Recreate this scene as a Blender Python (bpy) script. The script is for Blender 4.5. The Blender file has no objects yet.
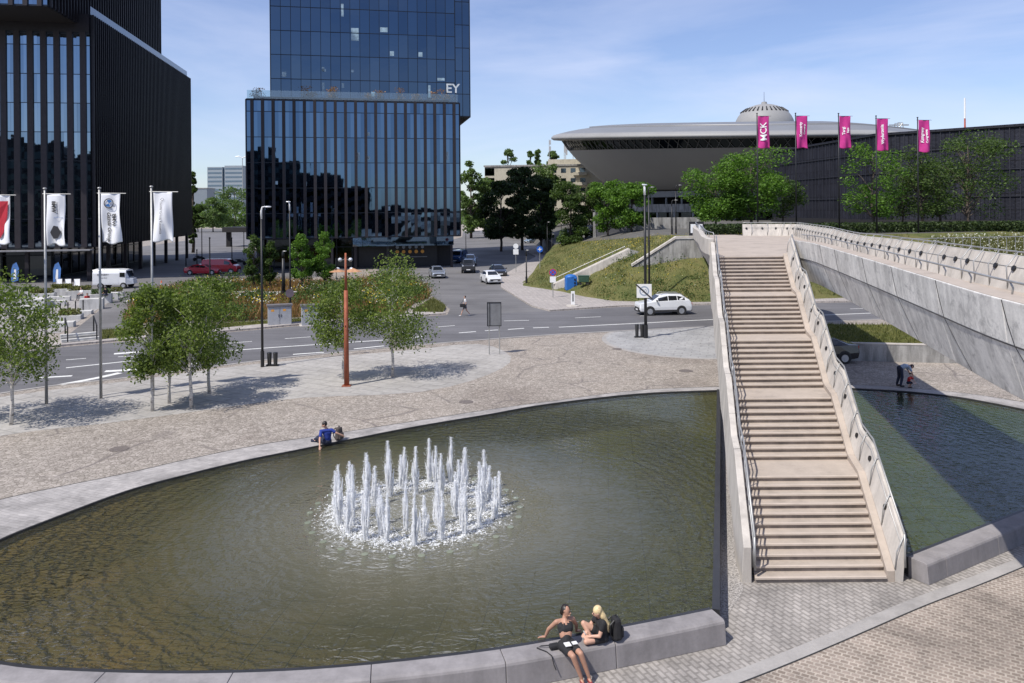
import bpy, bmesh, math, random
import numpy as np
from mathutils import Vector, Matrix
from mathutils.geometry import tessellate_polygon
random.seed(7); np.random.seed(7)
SC = bpy.context.scene
COL = SC.collection
PI = math.pi
R = math.radians

# ------------------------------------------------------------------ camera
FPX, CX, CY, CH, ROLL = 780.0, 512.0, 209.0, 8.7, 0.008
cr, sr = math.cos(ROLL), math.sin(ROLL)
camd = bpy.data.cameras.new('camera'); cam = bpy.data.objects.new('camera', camd); COL.objects.link(cam)
cam.matrix_world = Matrix(((cr, sr, 0, 0), (0, 0, -1, 0), (-sr, cr, 0, CH), (0, 0, 0, 1)))
camd.sensor_width = 36.0; camd.lens = FPX / 1024 * 36.0
camd.shift_y = -(341.5 - CY) / 1024.0
camd.clip_start = 0.1; camd.clip_end = 6000
SC.camera = cam
# ------------------------------------------------------------------ light
ELEV, AZ = R(55), math.atan2(0.745, 0.667)          # shadows run towards +x +y
sdir = Vector((-math.sin(AZ) * math.cos(ELEV), -math.cos(AZ) * math.cos(ELEV), math.sin(ELEV)))
sun = bpy.data.lights.new('sun', 'SUN'); sun.energy = 4.55; sun.angle = R(0.55); sun.color = (1.0, 0.95, 0.88)
suno = bpy.data.objects.new('sun', sun); COL.objects.link(suno)
suno.rotation_euler = (-sdir).to_track_quat('-Z', 'Y').to_euler(); suno.location = (-40, -40, 90)
W = bpy.data.worlds.new('World'); SC.world = W; W.use_nodes = True
nt = W.node_tree; nt.nodes.clear()
def nd(nt, t, **k):
    n = nt.nodes.new(t)
    for a, b in k.items(): setattr(n, a, b)
    return n
out = nd(nt, 'ShaderNodeOutputWorld'); bg = nd(nt, 'ShaderNodeBackground'); bg.inputs[1].default_value = 0.136
sky = nd(nt, 'ShaderNodeTexSky', sky_type='NISHITA', sun_disc=False)
sky.sun_elevation = ELEV; sky.sun_rotation = math.atan2(sdir.x, sdir.y) % (2 * PI)
sky.air_density = 1.0; sky.dust_density = .6; sky.ozone_density = 5.0; sky.altitude = 250
tc = nd(nt, 'ShaderNodeTexCoord'); mp = nd(nt, 'ShaderNodeMapping'); mp.inputs['Scale'].default_value = (1.0, 1.0, 5.5)
mp.inputs['Rotation'].default_value = (0.12, 0.05, 0.6)
nz = nd(nt, 'ShaderNodeTexNoise'); nz.inputs['Scale'].default_value = 1.7; nz.inputs['Detail'].default_value = 7; nz.inputs['Roughness'].default_value = .55
nz.inputs['Distortion'].default_value = .5
rp = nd(nt, 'ShaderNodeValToRGB'); rp.color_ramp.elements[0].position = .42; rp.color_ramp.elements[0].color = (.12, .12, .12, 1)
rp.color_ramp.elements[1].position = .78; rp.color_ramp.elements[1].color = (.68, .68, .68, 1)
mx = nd(nt, 'ShaderNodeMixRGB'); mx.inputs[2].default_value = (5.6, 6.1, 7.4, 1)
L = nt.links.new
L(tc.outputs['Generated'], mp.inputs[0]); L(mp.outputs[0], nz.inputs['Vector']); L(nz.outputs['Fac'], rp.inputs[0])
hs = nd(nt, 'ShaderNodeHueSaturation'); hs.inputs['Saturation'].default_value = 1.04; hs.inputs['Hue'].default_value = .512
L(rp.outputs[0], mx.inputs[0]); L(sky.outputs[0], mx.inputs[1]); L(mx.outputs[0], hs.inputs['Color']); L(hs.outputs[0], bg.inputs[0]); L(bg.outputs[0], out.inputs[0])
SC.view_settings.view_transform = 'Standard'; SC.view_settings.look = 'None'
SC.view_settings.exposure = 0.12; SC.view_settings.gamma = 1.0
try: SC.view_settings.use_curve_mapping = False
except Exception: pass
SC.render.engine = 'CYCLES'
SC.cycles.max_bounces = 7; SC.cycles.transparent_max_bounces = 10

# ------------------------------------------------------------------ helpers
def ray(px, py):
    a = (px - CX) / FPX; b = (CY - py) / FPX
    return Vector((a * cr + b * sr, 1.0, -a * sr + b * cr))
def G(px, py, z=0.0):                      # where the view through a pixel meets height z
    d = ray(px, py); t = (z - CH) / d.z
    return Vector((d.x * t, t, z))
def D(px, py, Y):                          # ... or meets distance Y
    d = ray(px, py); return Vector((d.x * Y, Y, CH + d.z * Y))
def lerp(a, b, t): return a + (b - a) * t
def interp(x, tab):
    if x <= tab[0][0]: return tab[0][1]
    for (a, b), (c, d) in zip(tab, tab[1:]):
        if x <= c: return b + (d - b) * (x - a) / (c - a)
    return tab[-1][1]
def smooth_path(pts, n=6):                 # Catmull-Rom
    P = [Vector(p) for p in pts]; o = []
    for i in range(len(P) - 1):
        p0 = P[max(i - 1, 0)]; p1 = P[i]; p2 = P[i + 1]; p3 = P[min(i + 2, len(P) - 1)]
        for k in range(n):
            t = k / n
            o.append(0.5 * ((2 * p1) + (p2 - p0) * t + (2 * p0 - 5 * p1 + 4 * p2 - p3) * t * t + (3 * p1 - p0 - 3 * p2 + p3) * t ** 3))
    o.append(P[-1]); return o

# ------------------------------------------------------------------ materials
MATS = {}
def base(name):
    m = bpy.data.materials.new(name); m.use_nodes = True
    n = m.node_tree; b = n.nodes['Principled BSDF']; MATS[name] = m
    return m, n, b
def ramp(n, src, stops):
    r = nd(n, 'ShaderNodeValToRGB'); cr_ = r.color_ramp
    while len(cr_.elements) < len(stops): cr_.elements.new(.5)
    for e, (p, c) in zip(cr_.elements, stops): e.position = p; e.color = (*c, 1)
    n.links.new(src, r.inputs[0]); return r.outputs[0]
def noise(n, vec, scale, detail=4, rough=.55, dist=0):
    t = nd(n, 'ShaderNodeTexNoise'); t.inputs['Scale'].default_value = scale; t.inputs['Detail'].default_value = detail
    t.inputs['Roughness'].default_value = rough; t.inputs['Distortion'].default_value = dist
    if vec is not None: n.links.new(vec, t.inputs['Vector'])
    return t.outputs['Fac']
def mapping(n, vec, scale=(1, 1, 1), rot=(0, 0, 0), loc=(0, 0, 0)):
    m = nd(n, 'ShaderNodeMapping'); m.inputs['Scale'].default_value = scale; m.inputs['Rotation'].default_value = rot
    m.inputs['Location'].default_value = loc
    n.links.new(vec, m.inputs[0]); return m.outputs[0]
def mix(n, fac, a, b, mode='MIX'):
    x = nd(n, 'ShaderNodeMixRGB', blend_type=mode)
    for s, v in ((0, fac), (1, a), (2, b)):
        if isinstance(v, (int, float)): x.inputs[s].default_value = v if s == 0 else (v, v, v, 1)
        elif isinstance(v, tuple): x.inputs[s].default_value = (*v, 1)
        else: n.links.new(v, x.inputs[s])
    return x.outputs[0]
def math_(n, op, a, b=None, clamp=False):
    x = nd(n, 'ShaderNodeMath', operation=op); x.use_clamp = clamp
    for s, v in ((0, a), (1, b)):
        if v is None: continue
        if isinstance(v, (int, float)): x.inputs[s].default_value = v
        else: n.links.new(v, x.inputs[s])
    return x.outputs[0]
def bump(n, b, h, dist=.01, strength=.5, normal_in='Normal'):
    x = nd(n, 'ShaderNodeBump'); x.inputs['Distance'].default_value = dist; x.inputs['Strength'].default_value = strength
    n.links.new(h, x.inputs['Height']); n.links.new(x.outputs[0], b.inputs[normal_in]); return x.outputs[0]
def objco(n): return nd(n, 'ShaderNodeTexCoord').outputs['Object']
def M(name, col, rough=.6, metal=0.0, var=.18, nscale=2.5, bmp=.0, bscale=25, spec=.5, coat=0, trans=0):
    if name in MATS: return MATS[name]
    m, n, b = base(name); o = objco(n)
    c2 = tuple(max(0, c * (1 - var)) for c in col); c3 = tuple(min(1, c * (1 + var)) for c in col)
    n.links.new(ramp(n, noise(n, o, nscale, 6, .6), [(.3, c2), (.7, c3)]), b.inputs['Base Color'])
    b.inputs['Roughness'].default_value = rough; b.inputs['Metallic'].default_value = metal
    b.inputs['Specular IOR Level'].default_value = spec
    if coat: b.inputs['Coat Weight'].default_value = coat; b.inputs['Coat Roughness'].default_value = .05
    if bmp: bump(n, b, noise(n, o, bscale, 5), bmp, .6)
    return m
def concrete(name, col, streak=.25, grime=.3, seams=0.0, rough=.85):
    m, n, b = base(name); o = objco(n)
    dk = tuple(c * .62 for c in col); lt = tuple(min(1, c * 1.15) for c in col)
    c = ramp(n, noise(n, o, .9, 8, .62, .3), [(.22, dk), (.46, col), (.8, lt)])
    st = ramp(n, noise(n, mapping(n, o, (1.8, 1.8, .30)), 1.3, 5, .6), [(.38, (1 - streak * 1.6,) * 3), (.62, (1, 1, 1))])
    c = mix(n, 1, c, st, 'MULTIPLY')
    if seams:
        b2 = ramp(n, noise(n, o, 2.3, 9, .72, 1.2), [(.34, (.60, .60, .61)), (.48, (.95, .95, .95)), (.7, (1.06, 1.06, 1.05))]); c = mix(n, 1, c, b2, 'MULTIPLY')
    g = ramp(n, noise(n, o, 14, 5, .7), [(.3, (1 - grime * .5,) * 3), (.7, (1, 1, 1))])
    c = mix(n, 1, c, g, 'MULTIPLY')
    n.links.new(c, b.inputs['Base Color']); b.inputs['Roughness'].default_value = rough
    bump(n, b, noise(n, o, 30, 6, .7), .006, .6)
    return m
def paving(name, colA, colB, mortar, bw, bh, rot=0, patch=.35, msize=.06, pscale=.12, wob=0.0, rough=.85, joint_bump=.004):
    m, n, b = base(name); o = objco(n)
    v = mapping(n, o, (1, 1, 1), (0, 0, rot))
    if wob:
        dn = nd(n, 'ShaderNodeTexNoise'); dn.inputs['Scale'].default_value = .25; dn.inputs['Detail'].default_value = 2
        n.links.new(o, dn.inputs['Vector'])
        v = mix(n, wob, v, dn.outputs['Color'], 'LINEAR_LIGHT')
    t = nd(n, 'ShaderNodeTexBrick'); n.links.new(v, t.inputs['Vector'])
    t.inputs['Scale'].default_value = 1; t.inputs['Brick Width'].default_value = bw; t.inputs['Row Height'].default_value = bh
    t.inputs['Mortar Size'].default_value = msize * bh; t.inputs['Mortar Smooth'].default_value = .3; t.inputs['Bias'].default_value = 0
    t.inputs['Color1'].default_value = (*colA, 1); t.inputs['Color2'].default_value = (*colB, 1); t.inputs['Mortar'].default_value = (*mortar, 1)
    c = t.outputs['Color']
    c = mix(n, 1, c, ramp(n, noise(n, o, pscale, 7, .62, .6), [(.3, (1 - patch,) * 3), (.52, (1, 1, 1)), (.75, (1.0 + patch * .25,) * 3)]), 'MULTIPLY')
    c = mix(n, 1, c, ramp(n, noise(n, o, 3.0, 8, .75), [(.3, (.72, .72, .72)), (.6, (1.04, 1.04, 1.04))]), 'MULTIPLY')
    n.links.new(c, b.inputs['Base Color']); b.inputs['Roughness'].default_value = rough
    h = math_(n, 'SUBTRACT', noise(n, o, 18, 4), t.outputs['Fac'])
    bump(n, b, h, joint_bump, .7)
    return m
m_conc = concrete('bridge_concrete', (.80, .78, .745), .16, .45, 1)
m_conc_l = concrete('pale_concrete', (.55, .51, .46), .12, .2)
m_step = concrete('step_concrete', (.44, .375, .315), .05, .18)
m_bench = concrete('bench_stone', (.29, .272, .272), .12, .25)
m_wallc = concrete('wall_concrete', (.42, .41, .39), .3, .4)
m_white_block = concrete('white_block_concrete', (.62, .61, .58), .15, .2)
m_steel = M('steel', (.40, .40, .39), .5, .6)
m_black = M('black_metal', (.02, .02, .022), .45, .2)
m_darkm = M('dark_plastic', (.03, .03, .03), .6)
m_white = M('white_paint', (.78, .78, .77), .4, 0, .05)
m_line = M('road_marking_paint', (.70, .70, .67), .7, 0, .18, 6)
m_rub = M('rubber', (.02, .02, .02), .8)
m_gravel = M('gravel', (.30, .28, .26), .9, 0, .8, 22, .03, 22)

# plaza setts: fan shaped cobble courses with darker repair lines
def setts(name, c1, c2, crack=.5):
    m, n, b = base(name); o = objco(n)
    vo = nd(n, 'ShaderNodeTexVoronoi'); vo.inputs['Scale'].default_value = 7.5; n.links.new(o, vo.inputs['Vector'])
    vd = nd(n, 'ShaderNodeTexVoronoi', feature='DISTANCE_TO_EDGE'); vd.inputs['Scale'].default_value = 7.5; n.links.new(o, vd.inputs['Vector'])
    sep = nd(n, 'ShaderNodeSeparateColor'); n.links.new(vo.outputs['Color'], sep.inputs[0])
    c = ramp(n, sep.outputs[0], [(0, c1), (.5, tuple((a + d) / 2 for a, d in zip(c1, c2))), (1, c2)])
    c = mix(n, 1, c, ramp(n, vd.outputs['Distance'], [(0, (.5, .48, .46)), (.12, (1, 1, 1))]), 'MULTIPLY')
    c = mix(n, 1, c, ramp(n, noise(n, o, .16, 6, .6, 1.2), [(.3, (.78, .76, .75)), (.5, (1, 1, 1)), (.72, (1.1, 1.08, 1.06))]), 'MULTIPLY')
    # long dark joints between the laid fields
    dn = nd(n, 'ShaderNodeTexNoise'); dn.inputs['Scale'].default_value = .5; dn.inputs['Detail'].default_value = 5; n.links.new(o, dn.inputs['Vector'])
    vv = mix(n, .55, o, dn.outputs['Color'], 'LINEAR_LIGHT')
    v2 = nd(n, 'ShaderNodeTexVoronoi', feature='DISTANCE_TO_EDGE'); v2.inputs['Scale'].default_value = .27; n.links.new(vv, v2.inputs['Vector'])
    msk = ramp(n, noise(n, o, .3, 3), [(.45, (0, 0, 0)), (.58, (1, 1, 1))])
    ln = ramp(n, v2.outputs['Distance'], [(0, (crack,) * 3), (.026, (0, 0, 0))])
    c = mix(n, mix(n, 1, ln, msk, 'MULTIPLY'), c, (.14, .12, .11))
    n.links.new(c, b.inputs['Base Color']); b.inputs['Roughness'].default_value = .85
    bump(n, b, vd.outputs['Distance'], .02, .5)
    return m
m_plaza = setts('plaza_setts', (.265, .235, .20), (.42, .375, .33), .9)
m_slab = paving('grey_slabs', (.38, .36, .335), (.42, .40, .375), (.32, .305, .285), 1.6, .8, .5, .22, .07, .2, .25)
m_slab2 = paving('blue_grey_slabs', (.345, .345, .345), (.395, .39, .385), (.29, .285, .28), .9, .5, .3, .3, .08, .35, .5)
m_rim = paving('rim_paving', (.35, .33, .315), (.42, .395, .375), (.28, .26, .25), .42, .14, .4, .38, .06, .7, .3)
m_near = paving('near_paving', (.335, .31, .285), (.405, .375, .345), (.255, .235, .215), .27, .135, 1.15, .42, .22, .45, .07)
m_sett2 = paving('brown_setts', (.235, .19, .155), (.34, .28, .235), (.43, .375, .315), .17, .125, .55, .45, .17, .4, .08, .85, .006)
m_kerbs = concrete('kerb_stone', (.38, .36, .34), .05, .3)
def asphalt(name, col, var=.25):
    m, n, b = base(name); o = objco(n)
    c = ramp(n, noise(n, o, .12, 6, .6, .4), [(.3, tuple(x * (1 - var) for x in col)), (.7, tuple(x * (1 + var) for x in col))])
    c = mix(n, 1, c, ramp(n, noise(n, o, 40, 2), [(.3, (.8, .8, .8)), (.7, (1.15, 1.15, 1.15))]), 'MULTIPLY')
    st = ramp(n, noise(n, mapping(n, o, (.15, 1.2, 1), (0, 0, -.42)), 1, 4), [(.35, (.82, .82, .82)), (.65, (1.05, 1.05, 1.05))])
    n.links.new(mix(n, 1, c, st, 'MULTIPLY'), b.inputs['Base Color']); b.inputs['Roughness'].default_value = .8
    return m
m_road = asphalt('asphalt', (.135, .132, .138))
m_road2 = asphalt('side_asphalt', (.16, .155, .155))
m_pave = paving('pavement_slabs', (.38, .345, .32), (.43, .39, .36), (.25, .23, .22), .5, .5, .35, .15, .05, .3)
m_terr = paving('terrace_paving', (.33, .31, .30), (.38, .36, .34), (.22, .21, .2), .6, .6, .1, .2, .05, .2)
m_ground = M('ground_soil', (.24, .23, .20), .9, 0, .3, .05)

def grassmat(name, stops, s=.35):
    m, n, b = base(name); o = objco(n)
    a = noise(n, o, s, 7, .7, .4); f = noise(n, o, 9, 5, .8)
    x = math_(n, 'ADD', math_(n, 'MULTIPLY', a, .65), math_(n, 'MULTIPLY', f, .35))
    n.links.new(ramp(n, x, stops), b.inputs['Base Color']); b.inputs['Roughness'].default_value = .95
    b.inputs['Specular IOR Level'].default_value = .1
    bump(n, b, f, .08, 1)
    return m
m_grass = grassmat('slope_grass', [(.34, (.05, .065, .03)), (.45, (.10, .115, .04)), (.56, (.16, .15, .06)), (.66, (.15, .12, .075))])
m_verge = grassmat('verge_grass', [(.36, (.06, .08, .02)), (.5, (.12, .13, .035)), (.64, (.20, .17, .07))], .6)

def leafmat(name, a, b_, tr=.35):
    m = bpy.data.materials.new(name); m.use_nodes = True; MATS[name] = m
    n = m.node_tree; n.nodes.clear()
    o = nd(n, 'ShaderNodeOutputMaterial'); g = nd(n, 'ShaderNodeNewGeometry')
    c = ramp(n, g.outputs['Random Per Island'], [(0, a), (.75, b_), (1, tuple(min(1, x * 1.35) for x in b_))])
    d = nd(n, 'ShaderNodeBsdfPrincipled'); d.inputs['Roughness'].default_value = .55; d.inputs['Specular IOR Level'].default_value = .25
    t = nd(n, 'ShaderNodeBsdfTranslucent'); ms = nd(n, 'ShaderNodeMixShader'); ms.inputs[0].default_value = tr
    n.links.new(c, d.inputs['Base Color']); n.links.new(mix(n, 1, c, (1.3, 1.5, .6), 'MULTIPLY'), t.inputs[0])
    n.links.new(d.outputs[0], ms.inputs[1]); n.links.new(t.outputs[0], ms.inputs[2]); n.links.new(ms.outputs[0], o.inputs[0])
    return m
m_lf_birch = leafmat('birch_leaves', (.06, .095, .024), (.18, .23, .06), .42)
m_lf_green = leafmat('bright_leaves', (.05, .11, .015), (.12, .22, .035))
m_lf_dark = leafmat('dark_leaves', (.018, .032, .012), (.05, .075, .024), .25)
m_lf_mid = leafmat('mid_leaves', (.035, .065, .018), (.085, .13, .035))
m_lf_far = leafmat('far_leaves', (.06, .10, .035), (.13, .19, .06))
m_lf_ochre = leafmat('ochre_grass_blades', (.16, .085, .035), (.34, .19, .085), .3)
m_lf_olive = leafmat('olive_grass_blades', (.075, .09, .028), (.17, .165, .06), .3)
m_fl_y = leafmat('yellow_petals', (.50, .36, .02), (.70, .52, .04), .2)
m_fl_w = leafmat('white_petals', (.5, .5, .42), (.65, .65, .58), .2)
m_bark = M('brown_bark', (.09, .07, .055), .9, 0, .4, 6, .02)
def birchbark():
    m, n, b = base('birch_bark'); o = objco(n)
    c = ramp(n, noise(n, mapping(n, o, (3, 3, 14)), 1.2, 4, .6), [(.34, (.06, .05, .045)), (.42, (.50, .47, .43)), (.7, (.66, .63, .58))])
    n.links.new(c, b.inputs['Base Color']); b.inputs['Roughness'].default_value = .8
    return m
m_birch = birchbark()

def glassmat(name, a, b_, rough=.02, wav=.0006):
    m, n, b = base(name)
    g = nd(n, 'ShaderNodeNewGeometry')
    n.links.new(ramp(n, g.outputs['Random Per Island'], [(0, a), (.85, b_), (.97, b_), (1, tuple(min(1, x * 1.6 + .03) for x in b_))]), b.inputs['Base Color'])
    b.inputs['Metallic'].default_value = 1; b.inputs['Roughness'].default_value = rough
    bump(n, b, noise(n, objco(n), .5, 2), wav * 40, .25)
    return m
m_gl_blue = glassmat('blue_curtain_glass', (.072, .108, .158), (.088, .13, .185))
m_gl_pod = glassmat('podium_glass', (.075, .13, .215), (.11, .18, .28), .02, .00022)
m_gl_left = glassmat('grey_blue_glass', (.16, .215, .28), (.24, .31, .39))
m_gl_dark = glassmat('dark_glass', (.02, .025, .03), (.05, .06, .07), .05)
m_gl_win = glassmat('window_glass', (.05, .06, .07), (.14, .16, .18), .08)
m_fin = M('bronze_fins', (.026, .022, .026), .5, .3, .2)
m_fin_l = M('black_fins', (.013, .012, .017), .45, .2, .3)
m_mull = M('mullion', (.015, .02, .03), .4, .5)
m_soffit = M('dark_soffit', (.014, .013, .015), .7)
m_carglass = M('car_glass', (.012, .014, .016), .05, 0, .1, spec=.9)

def tag(o, label=None, cat=None, group=None, kind=None):
    if label: o['label'] = label
    if cat: o['category'] = cat
    if group: o['group'] = group
    if kind: o['kind'] = kind
    return o
def root(name, label, cat, loc=(0, 0, 0), rz=0, group=None):
    o = bpy.data.objects.new(name, None); COL.objects.link(o); o.location = loc; o.rotation_euler = (0, 0, rz)
    o.empty_display_size = .3
    return tag(o, label, cat, group)
def wloc(o):
    v = Vector((0, 0, 0))
    while o is not None: v += o.location; o = o.parent
    return v
def copy_tree(o, parent=None):
    c = o.copy(); COL.objects.link(c); c.parent = parent
    for ch in list(o.children): copy_tree(ch, c)
    return c

class MB:
    def __init__(s): s.v = []; s.f = []
    def add(s, vs, fs):
        b = len(s.v); s.v += [tuple(p) for p in vs]; s.f += [tuple(b + i for i in f) for f in fs]; return s
    def quad(s, a, b, c, d): return s.add([a, b, c, d], [(0, 1, 2, 3)])
    def frame(s, o, ux, uy, uz):           # box from a corner and three edge vectors
        o, ux, uy, uz = map(Vector, (o, ux, uy, uz))
        p = [o, o + ux, o + ux + uy, o + uy]; p += [q + uz for q in p]
        return s.add(p, [(0, 3, 2, 1), (4, 5, 6, 7), (0, 1, 5, 4), (1, 2, 6, 5), (2, 3, 7, 6), (3, 0, 4, 7)])
    def box(s, c, sz, rz=0, taper=1.0):
        x, y, z = (k / 2 for k in sz); c = Vector(c); m = Matrix.Rotation(rz, 3, 'Z')
        p = []
        for zz, k in ((-z, 1), (z, taper)):
            for a, b in ((-1, -1), (1, -1), (1, 1), (-1, 1)): p.append(c + m @ Vector((a * x * k, b * y * k, zz)))
        return s.add(p, [(0, 3, 2, 1), (4, 5, 6, 7), (0, 1, 5, 4), (1, 2, 6, 5), (2, 3, 7, 6), (3, 0, 4, 7)])
    def tube(s, pts, r, n=8, caps=True):
        P = [Vector(p) for p in pts]; rs = r if isinstance(r, (list, tuple)) else [r] * len(P)
        vs = []; fs = []; pu = None
        for i, p in enumerate(P):
            t = (P[min(i + 1, len(P) - 1)] - P[max(i - 1, 0)])
            t = t.normalized() if t.length > 1e-9 else Vector((0, 0, 1))
            u = pu if pu is not None else (Vector((1, 0, 0)) if abs(t.x) < .9 else Vector((0, 1, 0)))
            u = (u - t * u.dot(t)).normalized(); w = t.cross(u); pu = u
            for k in range(n):
                a = 2 * PI * k / n; vs.append(p + (u * math.cos(a) + w * math.sin(a)) * rs[i])
        for i in range(len(P) - 1):
            for k in range(n):
                a = i * n + k; b = i * n + (k + 1) % n; fs.append((a, b, b + n, a + n))
        if caps: fs.append(tuple(range(n - 1, -1, -1))); fs.append(tuple((len(P) - 1) * n + k for k in range(n)))
        return s.add(vs, fs)
    def cyl(s, p0, p1, r0, r1=None, n=12): return s.tube([p0, p1], [r0, r0 if r1 is None else r1], n)
    def ball(s, c, r, nu=12, nv=8, jit=0):
        r = (r, r, r) if isinstance(r, (int, float)) else r; c = Vector(c); vs = [c + Vector((0, 0, -r[2]))]
        for j in range(1, nv):
            th = -PI / 2 + PI * j / nv
            for i in range(nu):
                a = 2 * PI * i / nu; k = 1 + random.uniform(-jit, jit)
                vs.append(c + Vector((r[0] * math.cos(th) * math.cos(a), r[1] * math.cos(th) * math.sin(a), r[2] * math.sin(th))) * k if jit == 0 else c + Vector((r[0] * math.cos(th) * math.cos(a) * k, r[1] * math.cos(th) * math.sin(a) * k, r[2] * math.sin(th) * k)))
        vs.append(c + Vector((0, 0, r[2]))); fs = []
        for i in range(nu): fs.append((0, 1 + (i + 1) % nu, 1 + i))
        for j in range(nv - 2):
            for i in range(nu):
                a = 1 + j * nu + i; b = 1 + j * nu + (i + 1) % nu; fs.append((a, b, b + nu, a + nu))
        last = len(vs) - 1; o = 1 + (nv - 2) * nu
        for i in range(nu): fs.append((o + i, o + (i + 1) % nu, last))
        return s.add(vs, fs)
    def prism(s, poly, z0, z1, top_only=False):
        P3 = [Vector((p[0], p[1], 0)) for p in poly]; n = len(P3)
        area = sum(P3[i].x * P3[(i + 1) % n].y - P3[(i + 1) % n].x * P3[i].y for i in range(n))
        if area < 0: P3.reverse()
        tr = tessellate_polygon([P3])
        vs = [Vector((p.x, p.y, z1)) for p in P3]; fs = []
        for t in tr:
            a, b, c = (P3[i] for i in t)
            up = (b - a).cross(c - a).z
            fs.append(t if up > 0 else (t[0], t[2], t[1]))
        if not top_only:
            vs += [Vector((p.x, p.y, z0)) for p in P3]
            fs += [tuple(n + i for i in reversed(f)) for f in list(fs)]
            fs += [(i, i + n, (i + 1) % n + n, (i + 1) % n) for i in range(n)]
            fs = fs[:len(fs) - n] + [(i, n + i, n + (i + 1) % n, (i + 1) % n) for i in range(n)]
        return s.add(vs, fs)
    def lathe(s, prof, c=(0, 0, 0), n=24, shear=None, a0=0, a1=2 * PI):
        c = Vector(c); vs = []; fs = []; full = abs(a1 - a0 - 2 * PI) < 1e-6; m = n if full else n + 1
        for r, z in prof:
            for k in range(m):
                a = a0 + (a1 - a0) * k / n; x, y = r * math.cos(a), r * math.sin(a)
                vs.append(c + Vector((x, y, z + (shear(y, z) if shear else 0))))
        for i in range(len(prof) - 1):
            for k in range(n):
                a = i * m + k; b = i * m + (k + 1) % m; fs.append((a, b, b + m, a + m))
        return s.add(vs, fs)
    def sweep(s, prof, path, inward, closed=True):   # prof: (w,h); path: points; inward: unit vectors
        n = len(prof); vs = []; fs = []
        for p, u in zip(path, inward):
            for w, h in prof: vs.append(Vector(p) + Vector(u) * w + Vector((0, 0, h)))
        m = n if closed else n - 1
        for i in range(len(path) - 1):
            for k in range(m):
                a = i * n + k; b = i * n + (k + 1) % n; fs.append((a, b, b + n, a + n))
        if closed: fs.append(tuple(range(n - 1, -1, -1))); fs.append(tuple((len(path) - 1) * n + k for k in range(n)))
        return s.add(vs, fs)
    def build(s, name, mat, parent=None, world=True, smooth=False, bevel=0, fixn=True):
        off = wloc(parent) if (parent is not None and world) else Vector((0, 0, 0))
        me = bpy.data.meshes.new(name); me.from_pydata([(x - off.x, y - off.y, z - off.z) for x, y, z in s.v], [], s.f)
        if fixn:
            bm = bmesh.new(); bm.from_mesh(me); bmesh.ops.recalc_face_normals(bm, faces=bm.faces); bm.to_mesh(me); bm.free()
        me.materials.append(mat)
        if smooth: me.polygons.foreach_set('use_smooth', [True] * len(me.polygons))
        o = bpy.data.objects.new(name, me); COL.objects.link(o); o.parent = parent
        if bevel:
            b = o.modifiers.new('bevel', 'BEVEL'); b.width = bevel; b.segments = 2; b.limit_method = 'ANGLE'; b.angle_limit = R(40)
        return o
def sheet(name, pts, z, mat, kind='structure'):
    o = MB().prism(pts, 0, z, True).build(name, mat, fixn=False); return tag(o, kind=kind)
def raised(name, pts, z0, z1, mat):
    return tag(MB().prism(pts, z0, z1).build(name, mat), kind='structure')

def fast_mesh(name, co, quads, mat, parent=None):
    me = bpy.data.meshes.new(name); nv = len(co); nf = len(quads); k = quads.shape[1]
    me.vertices.add(nv); me.vertices.foreach_set('co', co.astype(np.float32).ravel())
    me.loops.add(nf * k); me.loops.foreach_set('vertex_index', quads.astype(np.int32).ravel())
    me.polygons.add(nf); me.polygons.foreach_set('loop_start', np.arange(0, nf * k, k, dtype=np.int32))
    me.update(calc_edges=True); me.validate(); me.materials.append(mat)
    o = bpy.data.objects.new(name, me); COL.objects.link(o); o.parent = parent; return o
def leaf_quads(P, size, flat=.0, rng=np.random):
    n = len(P); a = rng.normal(size=(n, 3)); a /= np.linalg.norm(a, axis=1, keepdims=True)
    b = rng.normal(size=(n, 3)); b[:, 2] *= (1 - flat); a[:, 2] *= (1 - flat)
    b -= a * (a * b).sum(1, keepdims=True); b /= np.linalg.norm(b, axis=1, keepdims=True) + 1e-9
    a /= np.linalg.norm(a, axis=1, keepdims=True) + 1e-9
    s = (size * rng.uniform(.6, 1.3, n))[:, None]
    co = np.stack([P - a * s * .55, P - b * s * .32, P + a * s * .55, P + b * s * .32], 1).reshape(-1, 3)
    return co, np.arange(4 * n).reshape(n, 4)

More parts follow.
